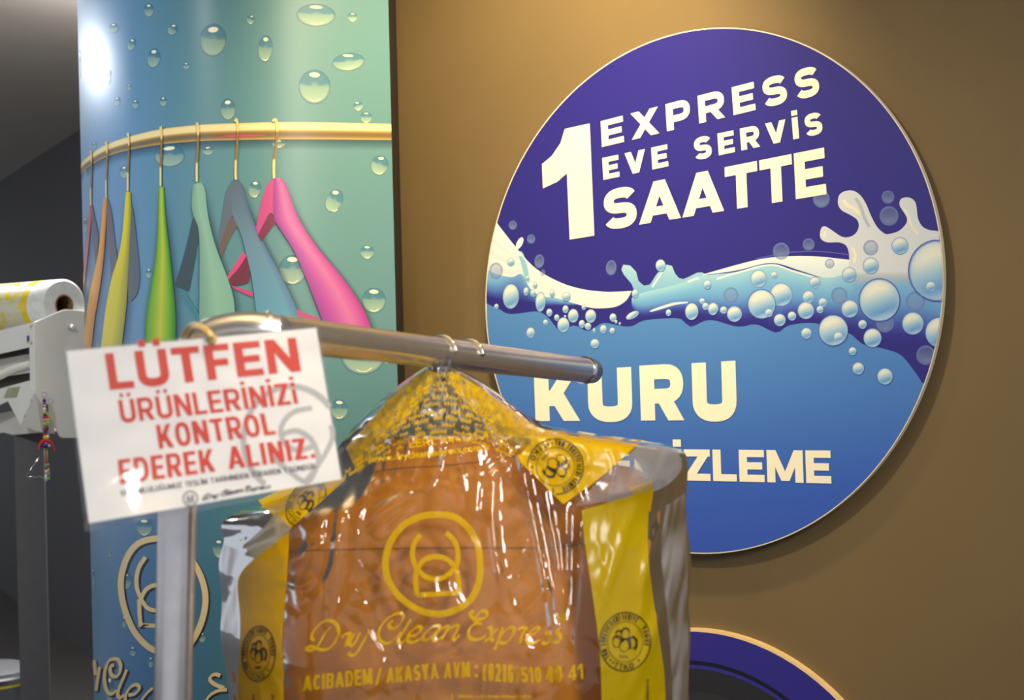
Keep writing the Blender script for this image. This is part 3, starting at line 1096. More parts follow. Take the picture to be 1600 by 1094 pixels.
# the pictured rail
ink = Ink(col_proj)
RT = smooth(zs([(52, 300), (66, 268), (80, 240), (125, 200), (190, 160), (290, 125), (430, 92), (600, 72), (760, 65), (940, 60), (1150, 61), (1462, 68)], 100, 170, 2.857), 6)
RB = smooth(zs([(52, 345), (66, 305), (80, 285), (125, 250), (190, 215), (290, 185), (430, 160), (600, 145), (760, 140), (940, 137), (1150, 137), (1462, 140)], 100, 170, 2.857), 6)
RS = [(x, y + 16) for x, y in RB]
ink.strip(RB, RS, 60, 4, lambda u, v, x, y: (46, 70, 92, .5 * (1 - v)), 2)
ink.strip(RT, RB, 70, 10, lambda u, v, x, y: ramp([(0, (226, 196, 118)), (.12, (250, 232, 176)), (.45, (246, 222, 150)), (.52, (150, 118, 60)), (.75, (112, 92, 52) if x > 330 else (104, 98, 92)), (.92, (168, 138, 76)), (.96, (236, 214, 150)), (1, (200, 170, 100))], v), 3)
ink.strip(zs([(700, 122), (780, 114), (900, 116)], 100, 170, 2.857), zs([(700, 126), (780, 128), (900, 120)], 100, 170, 2.857), 14, 3, (196, 84, 110), 4)
ink.build('rail_print', m_colprint, column)

# the pictured hangers


def A4(p):
    return zs(p, 110, 270, 4.2056)


def B4(p):
    return zs(p, 270, 270, 4.2095)


def hanger_print(shapes, hook, label):
    ink = Ink(col_proj)
    A, B, col = shapes[-1]
    ext = []
    for P_, sg in ((A, 1), (B, -1)):
        (xa, ya), (xb, yb) = P_[-2], P_[-1]
        k_ = 16.0 / max(4.0, yb - ya)
        ext.append(P_ + [(xb + (xb - xa) * k_, yb + 16), (xb + (xb - xa) * k_ * 1.6 + sg * 5, yb + 30)])
    shapes = shapes[:-1] + [(ext[0], ext[1], col)]
    for i, (A, B, col) in enumerate(shapes):
        ink.strip(smooth(A, 4), smooth(B, 4), 30, 8, col, 6 + i * .6)
    A, B, _c = shapes[-1]
    A, B = smooth(A, 4), smooth(B, 4)
    ink.strip(B, [(x + 15, y + 7) for x, y in B], 30, 4, lambda u, v, x, y: (30, 52, 72, .42 * (1 - v) ** 1.5 * min(1, u * 4)), 4.2)
    ink.strip(A, [(x - 7, y + 3) for x, y in A], 30, 3, lambda u, v, x, y: (30, 52, 72, .25 * (1 - v) ** 1.5 * min(1, u * 4)), 4.6)
    hx0, hy0, hx1, hy1, w, bend = hook
    pts = [(hx0, hy0), (hx0, hy0 - (hy0 - hy1) * .30), (hx0 + bend * .7, hy0 - (hy0 - hy1) * .52), (hx0 + bend, hy0 - (hy0 - hy1) * .78), (hx0 + bend * .75, hy1 + 3), (hx0 + bend * .2, hy1), (hx0 - bend * .35, hy1 + 3.5)]
    ink.stroke(smooth(pts, 6), w, lambda x, y: (240, 214, 140) if (y > hy0 - (hy0 - hy1) * .33 or y < hy1 + 18) else (150, 118, 62), 12)
    return ink.build('hanger_print', m_colprint, column, label)


def grad(c0, c1, c2):
    return lambda u, v, x, y: ramp([(0, c0), (.5, c1), (1, c2)], v)


hanger_print([(A4([(150, 212), (165, 290), (190, 440), (172, 600)]), A4([(142, 240), (142, 320), (150, 470), (168, 600)]), (98, 104, 132, .9)),
              (A4([(130, 209), (116, 400), (96, 600), (80, 800), (72, 1094)]), A4([(150, 209), (140, 330), (122, 520), (100, 720), (90, 900), (90, 1094)]), grad((206, 92, 86), (214, 98, 88), (176, 74, 80)))],
             (144, 321, 143, 236, 2, 1), 'printed salmon hanger')
hanger_print([(A4([(250, 166), (275, 260), (297, 440), (312, 600), (272, 760)]), A4([(243, 190), (243, 320), (250, 460), (264, 610), (270, 750)]), (104, 106, 122, .9)),
              (A4([(222, 172), (212, 300), (195, 480), (165, 640), (130, 800), (108, 960), (95, 1094)]), A4([(248, 164), (241, 300), (230, 480), (215, 640), (192, 800), (166, 950), (150, 1094)]), grad((240, 176, 30), (238, 158, 26), (196, 118, 34)))],
             (168, 309, 167, 222, 2.2, 1.5), 'printed orange hanger')
hanger_print([(A4([(402, 190), (420, 270), (445, 490), (462, 680), (440, 800), (400, 842)]), A4([(396, 220), (392, 330), (388, 520), (384, 680), (384, 790), (388, 830)]), (92, 108, 118, .92)),
              (A4([(370, 127), (360, 260), (345, 420), (318, 560), (275, 700), (236, 900), (213, 1094)]), A4([(402, 127), (404, 260), (396, 440), (386, 640), (376, 840), (362, 980), (348, 1094)]), grad((232, 214, 14), (216, 204, 10), (150, 146, 26)))],
             (202, 299, 202, 209, 2.6, 1.5), 'printed yellow hanger')
hanger_print([(A4([(584, 95), (580, 260), (574, 420), (556, 600), (524, 790), (500, 950), (494, 1094)]), A4([(621, 94), (632, 300), (655, 500), (676, 700), (692, 860), (697, 1000), (695, 1094)]), lambda u, v, x, y: ramp([(0, (70, 130, 40)), (.12, (112, 176, 44)), (.5, (196, 200, 62)), (.8, (110, 178, 44)), (1, (60, 120, 44))], v))],
             (253, 291, 253, 199, 3, 1.5), 'printed green hanger')
hanger_print([(B4([(140, 285), (124, 340), (100, 450), (60, 600), (14, 742)]), B4([(162, 345), (172, 430), (160, 500), (140, 620), (108, 782)]), (66, 86, 96, .95)),
              (B4([(40, 768), (80, 830), (130, 905), (165, 975)]), B4([(92, 790), (120, 840), (175, 925), (180, 975)]), (72, 134, 146)),
              (B4([(138, 78), (128, 200), (142, 290), (168, 350), (180, 470), (180, 700), (178, 990)]), B4([(190, 62), (216, 110), (232, 260), (266, 420), (312, 560), (362, 690), (402, 830), (415, 990)]), grad((120, 164, 148), (146, 190, 164), (128, 178, 160)))],
             (309, 284, 309, 193, 3.2, 2), 'printed mint hanger')
hanger_print([(B4([(388, 282), (350, 350), (325, 430), (300, 490)]), B4([(432, 345), (395, 400), (360, 470), (325, 560)]), (108, 96, 90)),
              (B4([(392, 50), (362, 100), (345, 150), (330, 260), (298, 440)]), B4([(420, 300), (390, 285), (365, 330), (335, 410), (304, 490)]), (96, 112, 126)),
              (B4([(386, 52), (392, 160), (395, 280), (450, 400), (486, 540), (522, 700), (552, 930), (556, 970)]), B4([(432, 46), (470, 100), (492, 205), (542, 340), (602, 470), (682, 620), (762, 780), (836, 950)]), lambda u, v, x, y: mixc(ramp([(0, (92, 108, 124)), (.4, (104, 140, 164)), (1, (92, 160, 190))], u), (70, 96, 150), max(0, v - .75) * 2.4))],
             (369, 281, 366, 187, 3.4, 3), 'printed blue grey hanger')
hanger_print([(B4([(462, 522), (420, 590), (358, 690)]), B4([(486, 545), (440, 620), (372, 712)]), (216, 76, 128)),
              (B4([(486, 545), (440, 620), (366, 705)]), B4([(506, 610), (500, 720), (384, 742)]), (112, 54, 70)),
              (B4([(384, 740), (450, 762), (524, 784)]), B4([(404, 762), (460, 790), (528, 818)]), (206, 72, 124)),
              (B4([(812, 900), (884, 930), (960, 955)]), B4([(824, 945), (884, 968), (960, 985)]), (190, 70, 124)),
              ([(422, 333), (412, 350), (403, 367)], [(432, 346), (420, 362), (408, 378)], (124, 52, 76)),
              ([(428, 279), (418, 288), (409, 314), (400.5, 354)], [(430, 342), (422.5, 333), (412, 350), (403, 368)], (196, 78, 136)),
              ([(428, 278), (427, 310), (428, 342), (439, 360), (460, 394), (479, 438), (491, 469), (504, 503), (507, 515)], [(439, 278), (447, 289), (454, 309), (461, 330), (477, 360), (499, 391), (530, 428), (555, 463), (571, 491), (582, 520)], lambda u, v, x, y: ramp([(0, (146, 56, 146)), (.25, (180, 74, 158)), (.6, (206, 114, 166)), (.85, (194, 84, 156)), (1, (166, 58, 140))], v))],
             (428, 279, 428, 187, 3.8, 5), 'printed pink hanger')

# emblem and script on the lower column (pale lettering with a printed dark edge)


def Z6(p):
    return zs(p, 0, 780, 3.485)


def Z7(p):
    return zs(p, 140, 1000, 7.619)


ink = Ink(col_proj)
ring = smooth(Z6([(850, 215), (760, 240), (700, 310), (665, 420), (666, 520), (690, 620), (735, 720), (795, 790), (850, 825), (915, 838), (985, 825), (1050, 770), (1103, 660), (1122, 540), (1100, 430), (1050, 335), (985, 265), (920, 225)]), 6, True)
glyphs = [smooth(Z6([(797, 315), (762, 370), (748, 430), (752, 490), (775, 545)]), 6), smooth(Z6([(770, 545), (800, 492), (850, 468), (905, 480), (960, 540)]), 6), smooth(Z6([(770, 540), (805, 590), (850, 606), (905, 595), (960, 545)]), 6),
          Z6([(762, 545), (764, 620), (770, 685), (870, 690), (985, 688), (975, 545)]), smooth(Z6([(940, 320), (985, 380), (995, 450), (985, 500), (960, 545)]), 6)]
scr = [[(300, 300), (262, 312), (255, 370), (280, 425), (330, 435), (365, 390), (380, 310), (355, 242), (300, 226), (240, 250), (200, 340), (185, 450), (200, 560), (235, 630), (280, 640), (330, 595)],
       [(452, 352), (400, 480), (352, 600), (348, 660), (375, 686), (420, 650)],
       [(470, 655), (540, 645), (590, 600), (598, 555), (560, 532), (500, 560), (450, 630), (432, 700), (440, 760)],
       [(765, 570), (700, 625), (640, 700), (610, 760)], [(62, 240), (72, 330), (78, 420)], [(128, 320), (108, 450), (84, 606)],
       [(1560, 425), (1500, 408), (1445, 440), (1450, 490), (1520, 540), (1610, 570)], [(1640, 590), (1540, 602), (1450, 650), (1395, 720), (1380, 800)]]
for off, c, lf in (((2.0, 2.4), (38, 32, 36), 4), ((0, 0), (232, 206, 150), 6)):
    def sh(p):
        return [(x + off[0], y + off[1]) for x, y in p]
    ink.stroke(sh(ring), 9.5, c, lf, True)
    for g in glyphs:
        ink.stroke(sh(g), 6.5, c, lf + .3)
    for g in scr:
        ink.stroke(sh(smooth(Z7(g), 6)), 6.6, c, lf + .3, nib=(-.9, .5))
ink.build('lettering', m_colprint, column)

# ------------------------------------------------------------------ clothes rack
m_steel = material('brushed_aluminium', (210, 207, 206), 0.22, metal=0.85, var=0.05, scale=60)
m_chrome = material('polished_chrome', (225, 222, 215), 0.12, metal=1.0, var=0.03)
m_plug = material('grey_plastic_cap', (120, 122, 128), 0.35, metal=0.6, var=0.05)
TR = 0.0176
rack_foot = W(270, 1094, 1.42) + (W(270, 1094, 1.42) - W(277, 800, 1.42)) * ((W(270, 1094, 1.42).z - 0.03) / (W(277, 800, 1.42).z - W(270, 1094, 1.42).z))
rack = empty('clothes_rack', (rack_foot.x, rack_foot.y, 0), 'aluminium tube clothes rack with a leaning pole and sloping top rail', 'clothes rack')
bend = smooth([W(283, 640, 1.42), W(287, 590, 1.42), (W(300, 555, 1.42)), W(325, 530, 1.42), W(365, 518, 1.42), W(400, 517, 1.42), W(432, 521, 1.425)], 6)
bend = [Vector(v) for v in bend]
MB().tube([rack_foot, W(270, 1094, 1.42), W(277, 800, 1.42)] + bend, TR, 28).build('pole', m_steel, rack, 'auto')
RAIL0, RAIL1 = W(432, 521, 1.425), W(925, 580, 2.2)
RE = (RAIL1 - RAIL0).normalized()
MB().tube([RAIL0, RAIL1 - RE * 0.03], TR, 32).build('rail', m_steel, rack, 'auto')
cap = MB()
cap.lathe(RAIL1 - RE * 0.03, RE, [(TR + .0002, 0), (TR + .0002, .027), (TR - .002, .03), (TR - .006, .032), (0.0001, .0322)], 32)
cap.build('end_cap', m_plug, rack, 'auto')
MB().lathe(RAIL1 - RE * 0.034, RE, [(TR - .001, 0), (TR + .0024, .0005), (TR + .0024, .005), (TR - .001, .0055)], 32).build('end_ring', m_chrome, rack, 'auto')
je = (bend[-1] - bend[-4]).normalized()
MB().lathe(bend[-5], je, [(TR - .001, -.001), (TR + .0022, 0), (TR + .0022, .004), (TR - .001, .005)], 28).build('joint_collar', m_steel, rack, 'auto')
fx, fy = rack_foot.x, rack_foot.y
RS_ = Vector((RE.y, -RE.x, 0)).normalized()
REh = Vector((RE.x, RE.y, 0)).normalized()
for k in (-1, 1):
    MB().tube([Vector((fx, fy, .035)), Vector((fx, fy, .035)) + RS_ * .28 * k, Vector((fx, fy, .018)) + RS_ * .30 * k], .016, 14).build('foot', m_steel, rack, 'auto')
MB().tube([Vector((fx, fy, .035)), Vector((fx, fy, .035)) + REh * .62, Vector((fx, fy, .018)) + REh * .64], .016, 14).build('foot', m_steel, rack, 'auto')

# ------------------------------------------------------------------ laminated notice hanging on the rack


def notice_depth(px, py):
    u = (px - 101 - (py - 545) * .11) / 400
    top = 545 - u * 37
    v = (py - top) / (285 - 38 * u)
    d = 1.268 + .088 * u
    w = max(0, v - .52) / .48
    d -= .016 * w * w * math.exp(-((u - .22) / .2) ** 2)
    d += .004 * math.sin(u * 5) * (v - .3)
    d += .0012 * noise.noise(Vector((px / 45, py / 45, 2)))
    return d


def notice_proj(px, py, lift):
    return W(px, py, notice_depth(px, py) - lift * 0.00012)


NTL, NTR, NBR, NBL = (101, 544), (498, 507), (540, 757), (133, 831)
notice = empty('laminated_notice', W(320, 830, 1.30), 'white laminated notice with red capitals hanging on the rack pole', 'notice')
m_paper = print_material('notice_paper', 0.55, 0.3)
ink = Ink(notice_proj)
ink.strip([(103.5, 549), (494, 512.5)], [(139, 818), (533.5, 749)], 48, 36, (240, 238, 236), 0)
ink.build('paper', m_paper, notice)
m_lam = film_material('laminating_film', 0.03, (225, 225, 225), 0.10, 1.3)
ink = Ink(notice_proj)
ink.strip([NTL, NTR], [NBL, NBR], 48, 36, (230, 230, 230), 9)
lam = ink.build('laminate', m_lam, notice)
lam.data.polygons.foreach_set('use_smooth', [True] * len(lam.data.polygons))
ink = Ink(notice_proj)
ink.strip([NTL, NTR], [NBL, NBR], 48, 36, (230, 230, 230), -6)
lam = ink.build('laminate', m_lam, notice, 'clear film behind the paper')
lam.data.polygons.foreach_set('use_smooth', [True] * len(lam.data.polygons))


def N5(p):
    return zs(p, 80, 480, 2.956)


RED, GREYW = (214, 66, 44), (186, 186, 186)
ink = Ink(notice_proj)
ringp = [(1110 + 222 * math.cos(t), 612 + 246 * math.sin(t)) for t in [2.15 + k * .12 for k in range(30)]]
ink.stroke(smooth(N5([p for p in ringp if p[0] < 1310 + (p[1] - 500) * .13]), 2), 9, GREYW, 2)
for g in ([(1205, 466), (1130, 480), (1080, 520), (1060, 580), (1090, 640), (1150, 660), (1215, 640)], [(1060, 590), (1130, 570), (1195, 605), (1230, 670), (1235, 720)], [(1292, 545), (1300, 600), (1270, 670), (1225, 740), (1180, 800)], [(1020, 690), (1080, 740), (1180, 808), (1235, 720)]):
    ink.stroke(smooth(N5(g), 5), 8, GREYW, 2.4)
ink.build('watermark_print', m_paper, notice)
for s_, q_, t_, g_ in (('LÜTFEN', [(272, 383), (1155, 295), (1130, 140), (247, 215)], .235, .13), ('ÜRÜNLERİNİZİ', [(325, 535), (1142, 445), (1122, 347), (308, 430)], .185, .12),
                       ('KONTROL', [(500, 655), (1040, 586), (1016, 486), (483, 545)], .185, .12), ('EDEREK ALINIZ.', [(320, 818), (1222, 695), (1203, 600), (308, 705)], .185, .12)):
    ink = Ink(notice_proj)
    ink.text(s_, N5(q_), t_, RED, 4, gap=g_)
    ink.build('lettering', m_paper, notice, 'red lettering')
ink = Ink(notice_proj)
ink.text('SORUMLULUĞUMUZ TESLİM TARİHİNDEN İTİBAREN 1 GÜNDÜR.', N5([(322, 872), (1230, 745), (1226, 721), (319, 847)]), .17, (60, 60, 64), 4, gap=.12)
ink.build('lettering', m_paper, notice, 'small black line of lettering')
ink = Ink(notice_proj)
ink.stroke([(297.5 + 11 * math.cos(k * .26), 779 + 11.5 * math.sin(k * .26)) for k in range(24)], 2, (96, 96, 98), 4, True)
for g in EMBLEM_GLYPH:
    ink.stroke([(297.5 + (x - 560) / 43.0, 779 + (y - 570) / 43.0) for x, y in smooth(g[0], 3)], 1.7, (96, 96, 98), 4.3)
for part, ox in ((SCRIPT_A, 0), (SCRIPT_B, 220 * 6.667)):
    for g in part:
        P = [((x + ox) / 2800.0, (y - 300) / 260.0) for x, y in smooth(g, 3)]
        ink.stroke([(311 + u * 112 + 0, 777 - u * 18 + v * 6.5) for u, v in P], 1.7, (70, 70, 74), 4.3)
ink.build('lettering', m_paper, notice, 'small grey emblem and script line')
m_string = material('golden_twine', (226, 196, 118), 0.45, var=0.15, scale=200, spec=0.6)
hole = notice_proj(331, 530, 12)
MB().tube([Vector(v) for v in smooth([hole, W(328, 522, 1.31), W(318, 512, 1.33), W(303, 508, 1.375), W(290, 518, 1.40), W(286, 535, 1.405)], 5)], .0028, 8).build('hanging_twine', m_string, notice, 'auto')
MB().tube([Vector(v) for v in smooth([hole, W(322, 518, 1.315), W(305, 512, 1.35), W(296, 522, 1.385), W(292, 540, 1.40)], 5)], .0024, 8).build('hanging_twine', m_string, notice, 'auto')
MB().ball(hole, .0045).build('twine_knot', m_string, notice, True)

# ------------------------------------------------------------------ hangers on the rail
m_hblack = material('dark_hanger_plastic', (48, 44, 42), 0.35, var=0.08)


def on_rail(px):
    lo, hi = 0.0, 1.0
    for _ in range(40):
        m = (lo + hi) / 2
        v = RAIL0.lerp(RAIL1, m)
        x, z = v.x / v.y * F, -(v.z - CAMZ) / v.y * F
        sx = CX + CR * x + SR * z
        if sx < px:
            lo = m
        else:
            hi = m
    return RAIL0.lerp(RAIL1, lo)


def hanger(px, depth, ax, ay, label):
    c = on_rail(px)
    up = Vector((0, 0, 1))
    up = (up - RE * up.dot(RE)).normalized()
    side = RE.cross(up).normalized()
    if side.x < 0:
        side = -side
    R = TR + .0022
    pts = [c + (side * math.cos(t) + up * math.sin(t)) * R for t in [math.radians(8 + 12 * k) for k in range(18)]]
    neck = Vector((c.x, depth, c.z - .075))
    pts += [c - side * .006 - up * (R + .012), neck + Vector((0, 0, .02)), neck]
    h = empty('clothes_hanger', neck, label, 'hanger', 'hangers on the rack rail')
    MB().tube([Vector(v) for v in smooth(pts, 2)], .0019, 10).build('hook', m_chrome, h, 'auto')
    MB().ball(pts[0], .0031).build('hook_tip', m_chrome, h, True)
    for sx in (-1, 1):
        p = [neck + Vector((0, 0, -.004)), neck + Vector((sx * .06, 0, -.018)), neck + Vector((sx * .12, .005, -.055)), neck + Vector((sx * ax, .012, -ay))]
        MB().tube([Vector(v) for v in smooth(p, 5)], [.010 + .0035 * (i / 15) for i in range(16)], 12).build('arm', m_hblack, h, 'auto')
    return neck


NECK = hanger(688, 1.725, .165, .10, 'hanger holding the bagged tan jacket, nearer hook on the rail')
NECK2 = hanger(731, 1.88, .15, .10, 'hanger holding the dark coat, farther hook on the rail')

# ------------------------------------------------------------------ tan jacket
m_jacket = material('tan_leather', (168, 106, 16), 0.5, var=0.10, scale=9, bump=0.08, spec=0.25, stretch=(1, 1, .45))
m_seam = material('dark_brown_seam', (116, 72, 30), 0.6, var=0.1)
m_lining = material('charcoal_lining', (58, 54, 58), 0.5, var=0.1)
m_plum = material('maroon_neck_label', (110, 52, 46), 0.6, var=0.1)
JT = smooth([(428, 850), (436, 812), (455, 795), (500, 762), (545, 726), (600, 692), (640, 672), (690, 668), (740, 670), (800, 688), (860, 708), (915, 728), (935, 742), (944, 790)], 5)
YB = 1760


def jprof(px, py):
    cx, hw = 686.0, 258.0
    u = max(-1, min(1, (px - cx) / hw))
    yt = pl(JT, px)
    e = max(0.0, min(1.0, (py - yt) / 130.0))
    return (1 - abs(u) ** 2.6) ** .5 * (1 - (1 - e) ** 2) ** .5


def jfold(px, py):
    f = .007 * noise.noise(Vector((px / 60, py / 260, 1.5))) + .0012 * noise.noise(Vector((px / 26, py / 90, 7)))
    n = noise.noise(Vector((px / 55 + .25 * noise.noise(Vector((px / 40, py / 40, 0))), py / 75, 4)))
    return f + .003 * max(0, 1 - abs(n) * 6)


def lean(py):
    t = max(0.0, min(1.0, (py - 610) / 430.0))
    return .070 * t * (1.25 - .25 * t)


def jdepth(px, py):
    pr = jprof(px, py)
    return 1.735 - lean(py) - .078 * pr + jfold(px, py) * pr


def jproj(px, py, lift):
    return W(px, py, jdepth(px, py) - lift * .0003)


jacket = empty('tan_jacket', W(690, 1780, 1.735), 'tan brown leather jacket hanging inside the clear garment bag', 'jacket')


def grid_shell(name, x0, x1, ytop, ybot, nx, ny, fd, bd, mat, parent):
    vs, fs = [], []
    for side in (fd, bd):
        for j in range(ny + 1):
            for i in range(nx + 1):
                u = .5 - .5 * math.cos(math.pi * i / nx)
                x = x0 + (x1 - x0) * u
                yt = ytop(x)
                y = yt + (ybot - yt) * (j / ny) ** 1.25
                vs.append(W(x, y, side(x, y)))
    N = (nx + 1) * (ny + 1)
    for s_ in (0, 1):
        for j in range(ny):
            for i in range(nx):
                k = s_ * N + j * (nx + 1) + i
                f = (k, k + 1, k + nx + 2, k + nx + 1)
                fs.append(f if s_ == 0 else f[::-1])
    o = link_mesh(name, vs, fs, mat, parent, True)
    bm = bmesh.new()
    bm.from_mesh(o.data)
    bmesh.ops.remove_doubles(bm, verts=bm.verts, dist=.0004)
    bmesh.ops.recalc_face_normals(bm, faces=bm.faces)
    bm.to_mesh(o.data)
    bm.free()
    return o


grid_shell('body', 428.5, 943.5, lambda x: pl(JT, x), YB, 110, 130, jdepth, lambda x, y: 1.735 - lean(y) + .06 * jprof(x, y), m_jacket, jacket)


def sleeve(path, rad):
    P = smooth(path, 6)
    pts = [W(x, y, d - lean(y)) for x, y, d in P]
    mb = MB()
    n = 28
    rings = []
    for i, p in enumerate(pts):
        r = rad[0] + (rad[1] - rad[0]) * i / (len(pts) - 1)
        if i == 0:
            r *= .35
        elif i == 1:
            r *= .75
        elif i == 2:
            r *= .93
        ring = []
        for k in range(n):
            t = 2 * math.pi * k / n
            q = p + Vector((math.cos(t) * r, math.sin(t) * r * .8, 0))
            w = noise.noise(q * 26) * .006 + noise.noise(Vector((q.x * 30, q.y * 30, q.z * 70))) * .004
            ring.append(p + Vector((math.cos(t) * (r + w), math.sin(t) * (r + w) * .8, 0)))
        rings.append(ring)
    vs = [v for r in rings for v in r]
    fs = [(i * n + k, i * n + (k + 1) % n, (i + 1) * n + (k + 1) % n, (i + 1) * n + k) for i in range(len(rings) - 1) for k in range(n)]
    fs.append(tuple(range(n)))
    mb.add(vs, fs)
    return mb.build('sleeve', m_jacket, jacket, True)


sleeve([(462, 806, 1.74), (442, 820, 1.74), (428, 845, 1.74), (419, 890, 1.738), (414, 960, 1.736), (411, 1100, 1.736), (412, 1300, 1.736), (420, 1700, 1.736)], (.032, .034))
sleeve([(925, 728, 1.74), (950, 738, 1.74), (970, 762, 1.74), (982, 820, 1.738), (988, 930, 1.736), (990, 1100, 1.735), (990, 1300, 1.735), (985, 1700, 1.735)], (.038, .040))
ink = MB()


def jseam(pts, w=.0006):
    return MB().tube([jproj(x, y, 1.0) for x, y in resample(smooth(pts, 5), 40)], w, 6).build('seam', m_seam, jacket, True)


jseam([(446, 862), (520, 859), (600, 857), (700, 856), (800, 856), (870, 855), (925, 848)])
jseam([(560, 742), (620, 732), (690, 728), (760, 720), (815, 712)])
# neck opening: lining behind, label, collar wrapped round the front
vs, fs = [], []
nx, ny = 24, 10
for j in range(ny + 1):
    for i in range(nx + 1):
        u, v = i / nx, j / ny
        x = 690 + (u - .5) * (112 + 30 * v)
        y = 606 + 105 * v + 16 * (2 * u - 1) ** 2
        vs.append(W(x, y, 1.742 + .012 * math.cos((u - .5) * math.pi)))
fs = [(j * (nx + 1) + i, j * (nx + 1) + i + 1, (j + 1) * (nx + 1) + i + 1, (j + 1) * (nx + 1) + i) for j in range(ny) for i in range(nx)]
o = link_mesh('lining', vs, fs, m_lining, jacket, True)
o.modifiers.new('thick', 'SOLIDIFY').thickness = .003
MB().box(W(664, 634, 1.738), W(712, 632, 1.738) - W(664, 634, 1.738), (0, .001, 0), W(664, 612, 1.738) - W(664, 634, 1.738)).build('neck_label', m_plum, jacket)
for s_ in (-1, 1):
    A = smooth([(690 + s_ * 14, 600), (690 + s_ * 50, 612), (690 + s_ * 76, 648), (690 + s_ * 66, 690), (690 + s_ * 30, 716), (690 + s_ * 2, 724)], 5)
    B = smooth([(690 + s_ * 16, 612), (690 + s_ * 44, 628), (690 + s_ * 52, 660), (690 + s_ * 36, 684), (690 + s_ * 14, 692), (690 + s_ * 1, 696)], 5)
    A, B = resample(A, 24), resample(B, 24)
    vs, fs = [], []
    for j in range(5):
        for i in range(25):
            v = j / 4
            x, y = A[i][0] + (B[i][0] - A[i][0]) * v, A[i][1] + (B[i][1] - A[i][1]) * v
            t = i / 24
            d = 1.74 - .062 * math.sin(t * math.pi / 2) ** 1.3 - .010 * math.sin(math.pi * v)
            vs.append(W(x, y, d))
    fs = [(j * 25 + i, j * 25 + i + 1, j * 25 + i + 26, j * 25 + i + 25) for j in range(4) for i in range(24)]
    o = link_mesh('collar', vs, fs, m_jacket, jacket, True)
    o.modifiers.new('thick', 'SOLIDIFY').thickness = .004

# ------------------------------------------------------------------ dark coat on the farther hanger
m_coat = material('dark_plum_wool', (62, 54, 74), 0.8, var=0.15, scale=40)
coat = empty('dark_coat', W(800, 1900, 1.9), 'dark plum coat hanging behind the bagged tan jacket', 'coat')
CTOP = smooth([(600, 900), (612, 850), (660, 790), (720, 755), (790, 735), (860, 750), (940, 785), (1020, 825), (1050, 855), (1064, 910)], 5)


def cprof(px, py):
    u = max(-1, min(1, (px - 832) / 232))
    e = max(0, min(1, (py - pl(CTOP, px)) / 110))
    return (1 - abs(u) ** 3) ** .5 * (1 - (1 - e) ** 2) ** .5


grid_shell('body', 600.5, 1063.5, lambda x: pl(CTOP, x), 1880, 50, 50, lambda x, y: 1.895 - .045 * cprof(x, y), lambda x, y: 1.895 + .05 * cprof(x, y), m_coat, coat)
MB().tube([Vector(v) for v in smooth([W(760, 745, 1.89), W(765, 715, 1.885), W(790, 705, 1.88), W(815, 715, 1.885), W(822, 748, 1.89)], 5)], .012, 12).build('collar', m_coat, coat, 'auto')

# ------------------------------------------------------------------ clear garment bag with yellow print
XL = smooth([(572, 668), (590, 640), (620, 600), (660, 560), (700, 528), (740, 500), (765, 465), (785, 420), (800, 375), (818, 347), (845, 350), (880, 342), (940, 347), (1000, 345), (1094, 358), (1400, 362), (1900, 350)], 6)
XR = smooth([(572, 706), (590, 742), (610, 772), (640, 812), (662, 850), (676, 915), (688, 1000), (700, 1058), (722, 1074), (800, 1072), (880, 1080), (940, 1076), (1000, 1079), (1094, 1076), (1400, 1080), (1900, 1085)], 6)
RIDGES = [([(770, 745), (768, 800), (776, 880), (795, 945)], .010, 7), ([(812, 715), (830, 800), (850, 900), (868, 1000), (875, 1060)], .009, 6), ([(850, 770), (868, 860), (880, 960), (894, 1015)], .008, 5), ([(884, 790), (886, 900), (889, 1000)], .007, 5),
          ([(908, 800), (902, 900), (893, 1005)], .007, 6), ([(1072, 705), (1040, 800), (1000, 920)], .010, 9), ([(1078, 800), (1045, 930), (985, 1080)], .010, 9), ([(1050, 740), (1000, 760), (930, 780)], .008, 9), ([(545, 740), (532, 820), (520, 900), (515, 980)], .010, 8),
          ([(500, 790), (495, 850), (470, 930)], .006, 8), ([(590, 720), (560, 800), (555, 900)], .006, 7), ([(740, 700), (745, 770), (735, 860)], .005, 6), ([(352, 850), (400, 842), (440, 800)], .007, 7), ([(350, 880), (380, 850), (420, 790)], .006, 6), ([(640, 770), (600, 790), (575, 812)], .005, 5), ([(640, 790), (590, 830)], .005, 5),
          ([(760, 690), (800, 705), (760, 750)], .006, 5), ([(1060, 820), (1070, 900), (1050, 1000)], .006, 7), ([(460, 870), (500, 850), (530, 846)], .005, 5), ([(430, 905), (470, 915), (490, 905)], .004, 5), ([(990, 800), (960, 880), (935, 960)], .006, 8), ([(1015, 860), (1000, 960), (975, 1060)], .005, 7)]
RIDGES = [(resample(smooth(r, 4), 8), a_, w_) for r, a_, w_ in RIDGES]
RBOX = [(min(p[0] for p in r) - 4 * w_, max(p[0] for p in r) + 4 * w_, min(p[1] for p in r) - 4 * w_, max(p[1] for p in r) + 4 * w_) for r, a_, w_ in RIDGES]


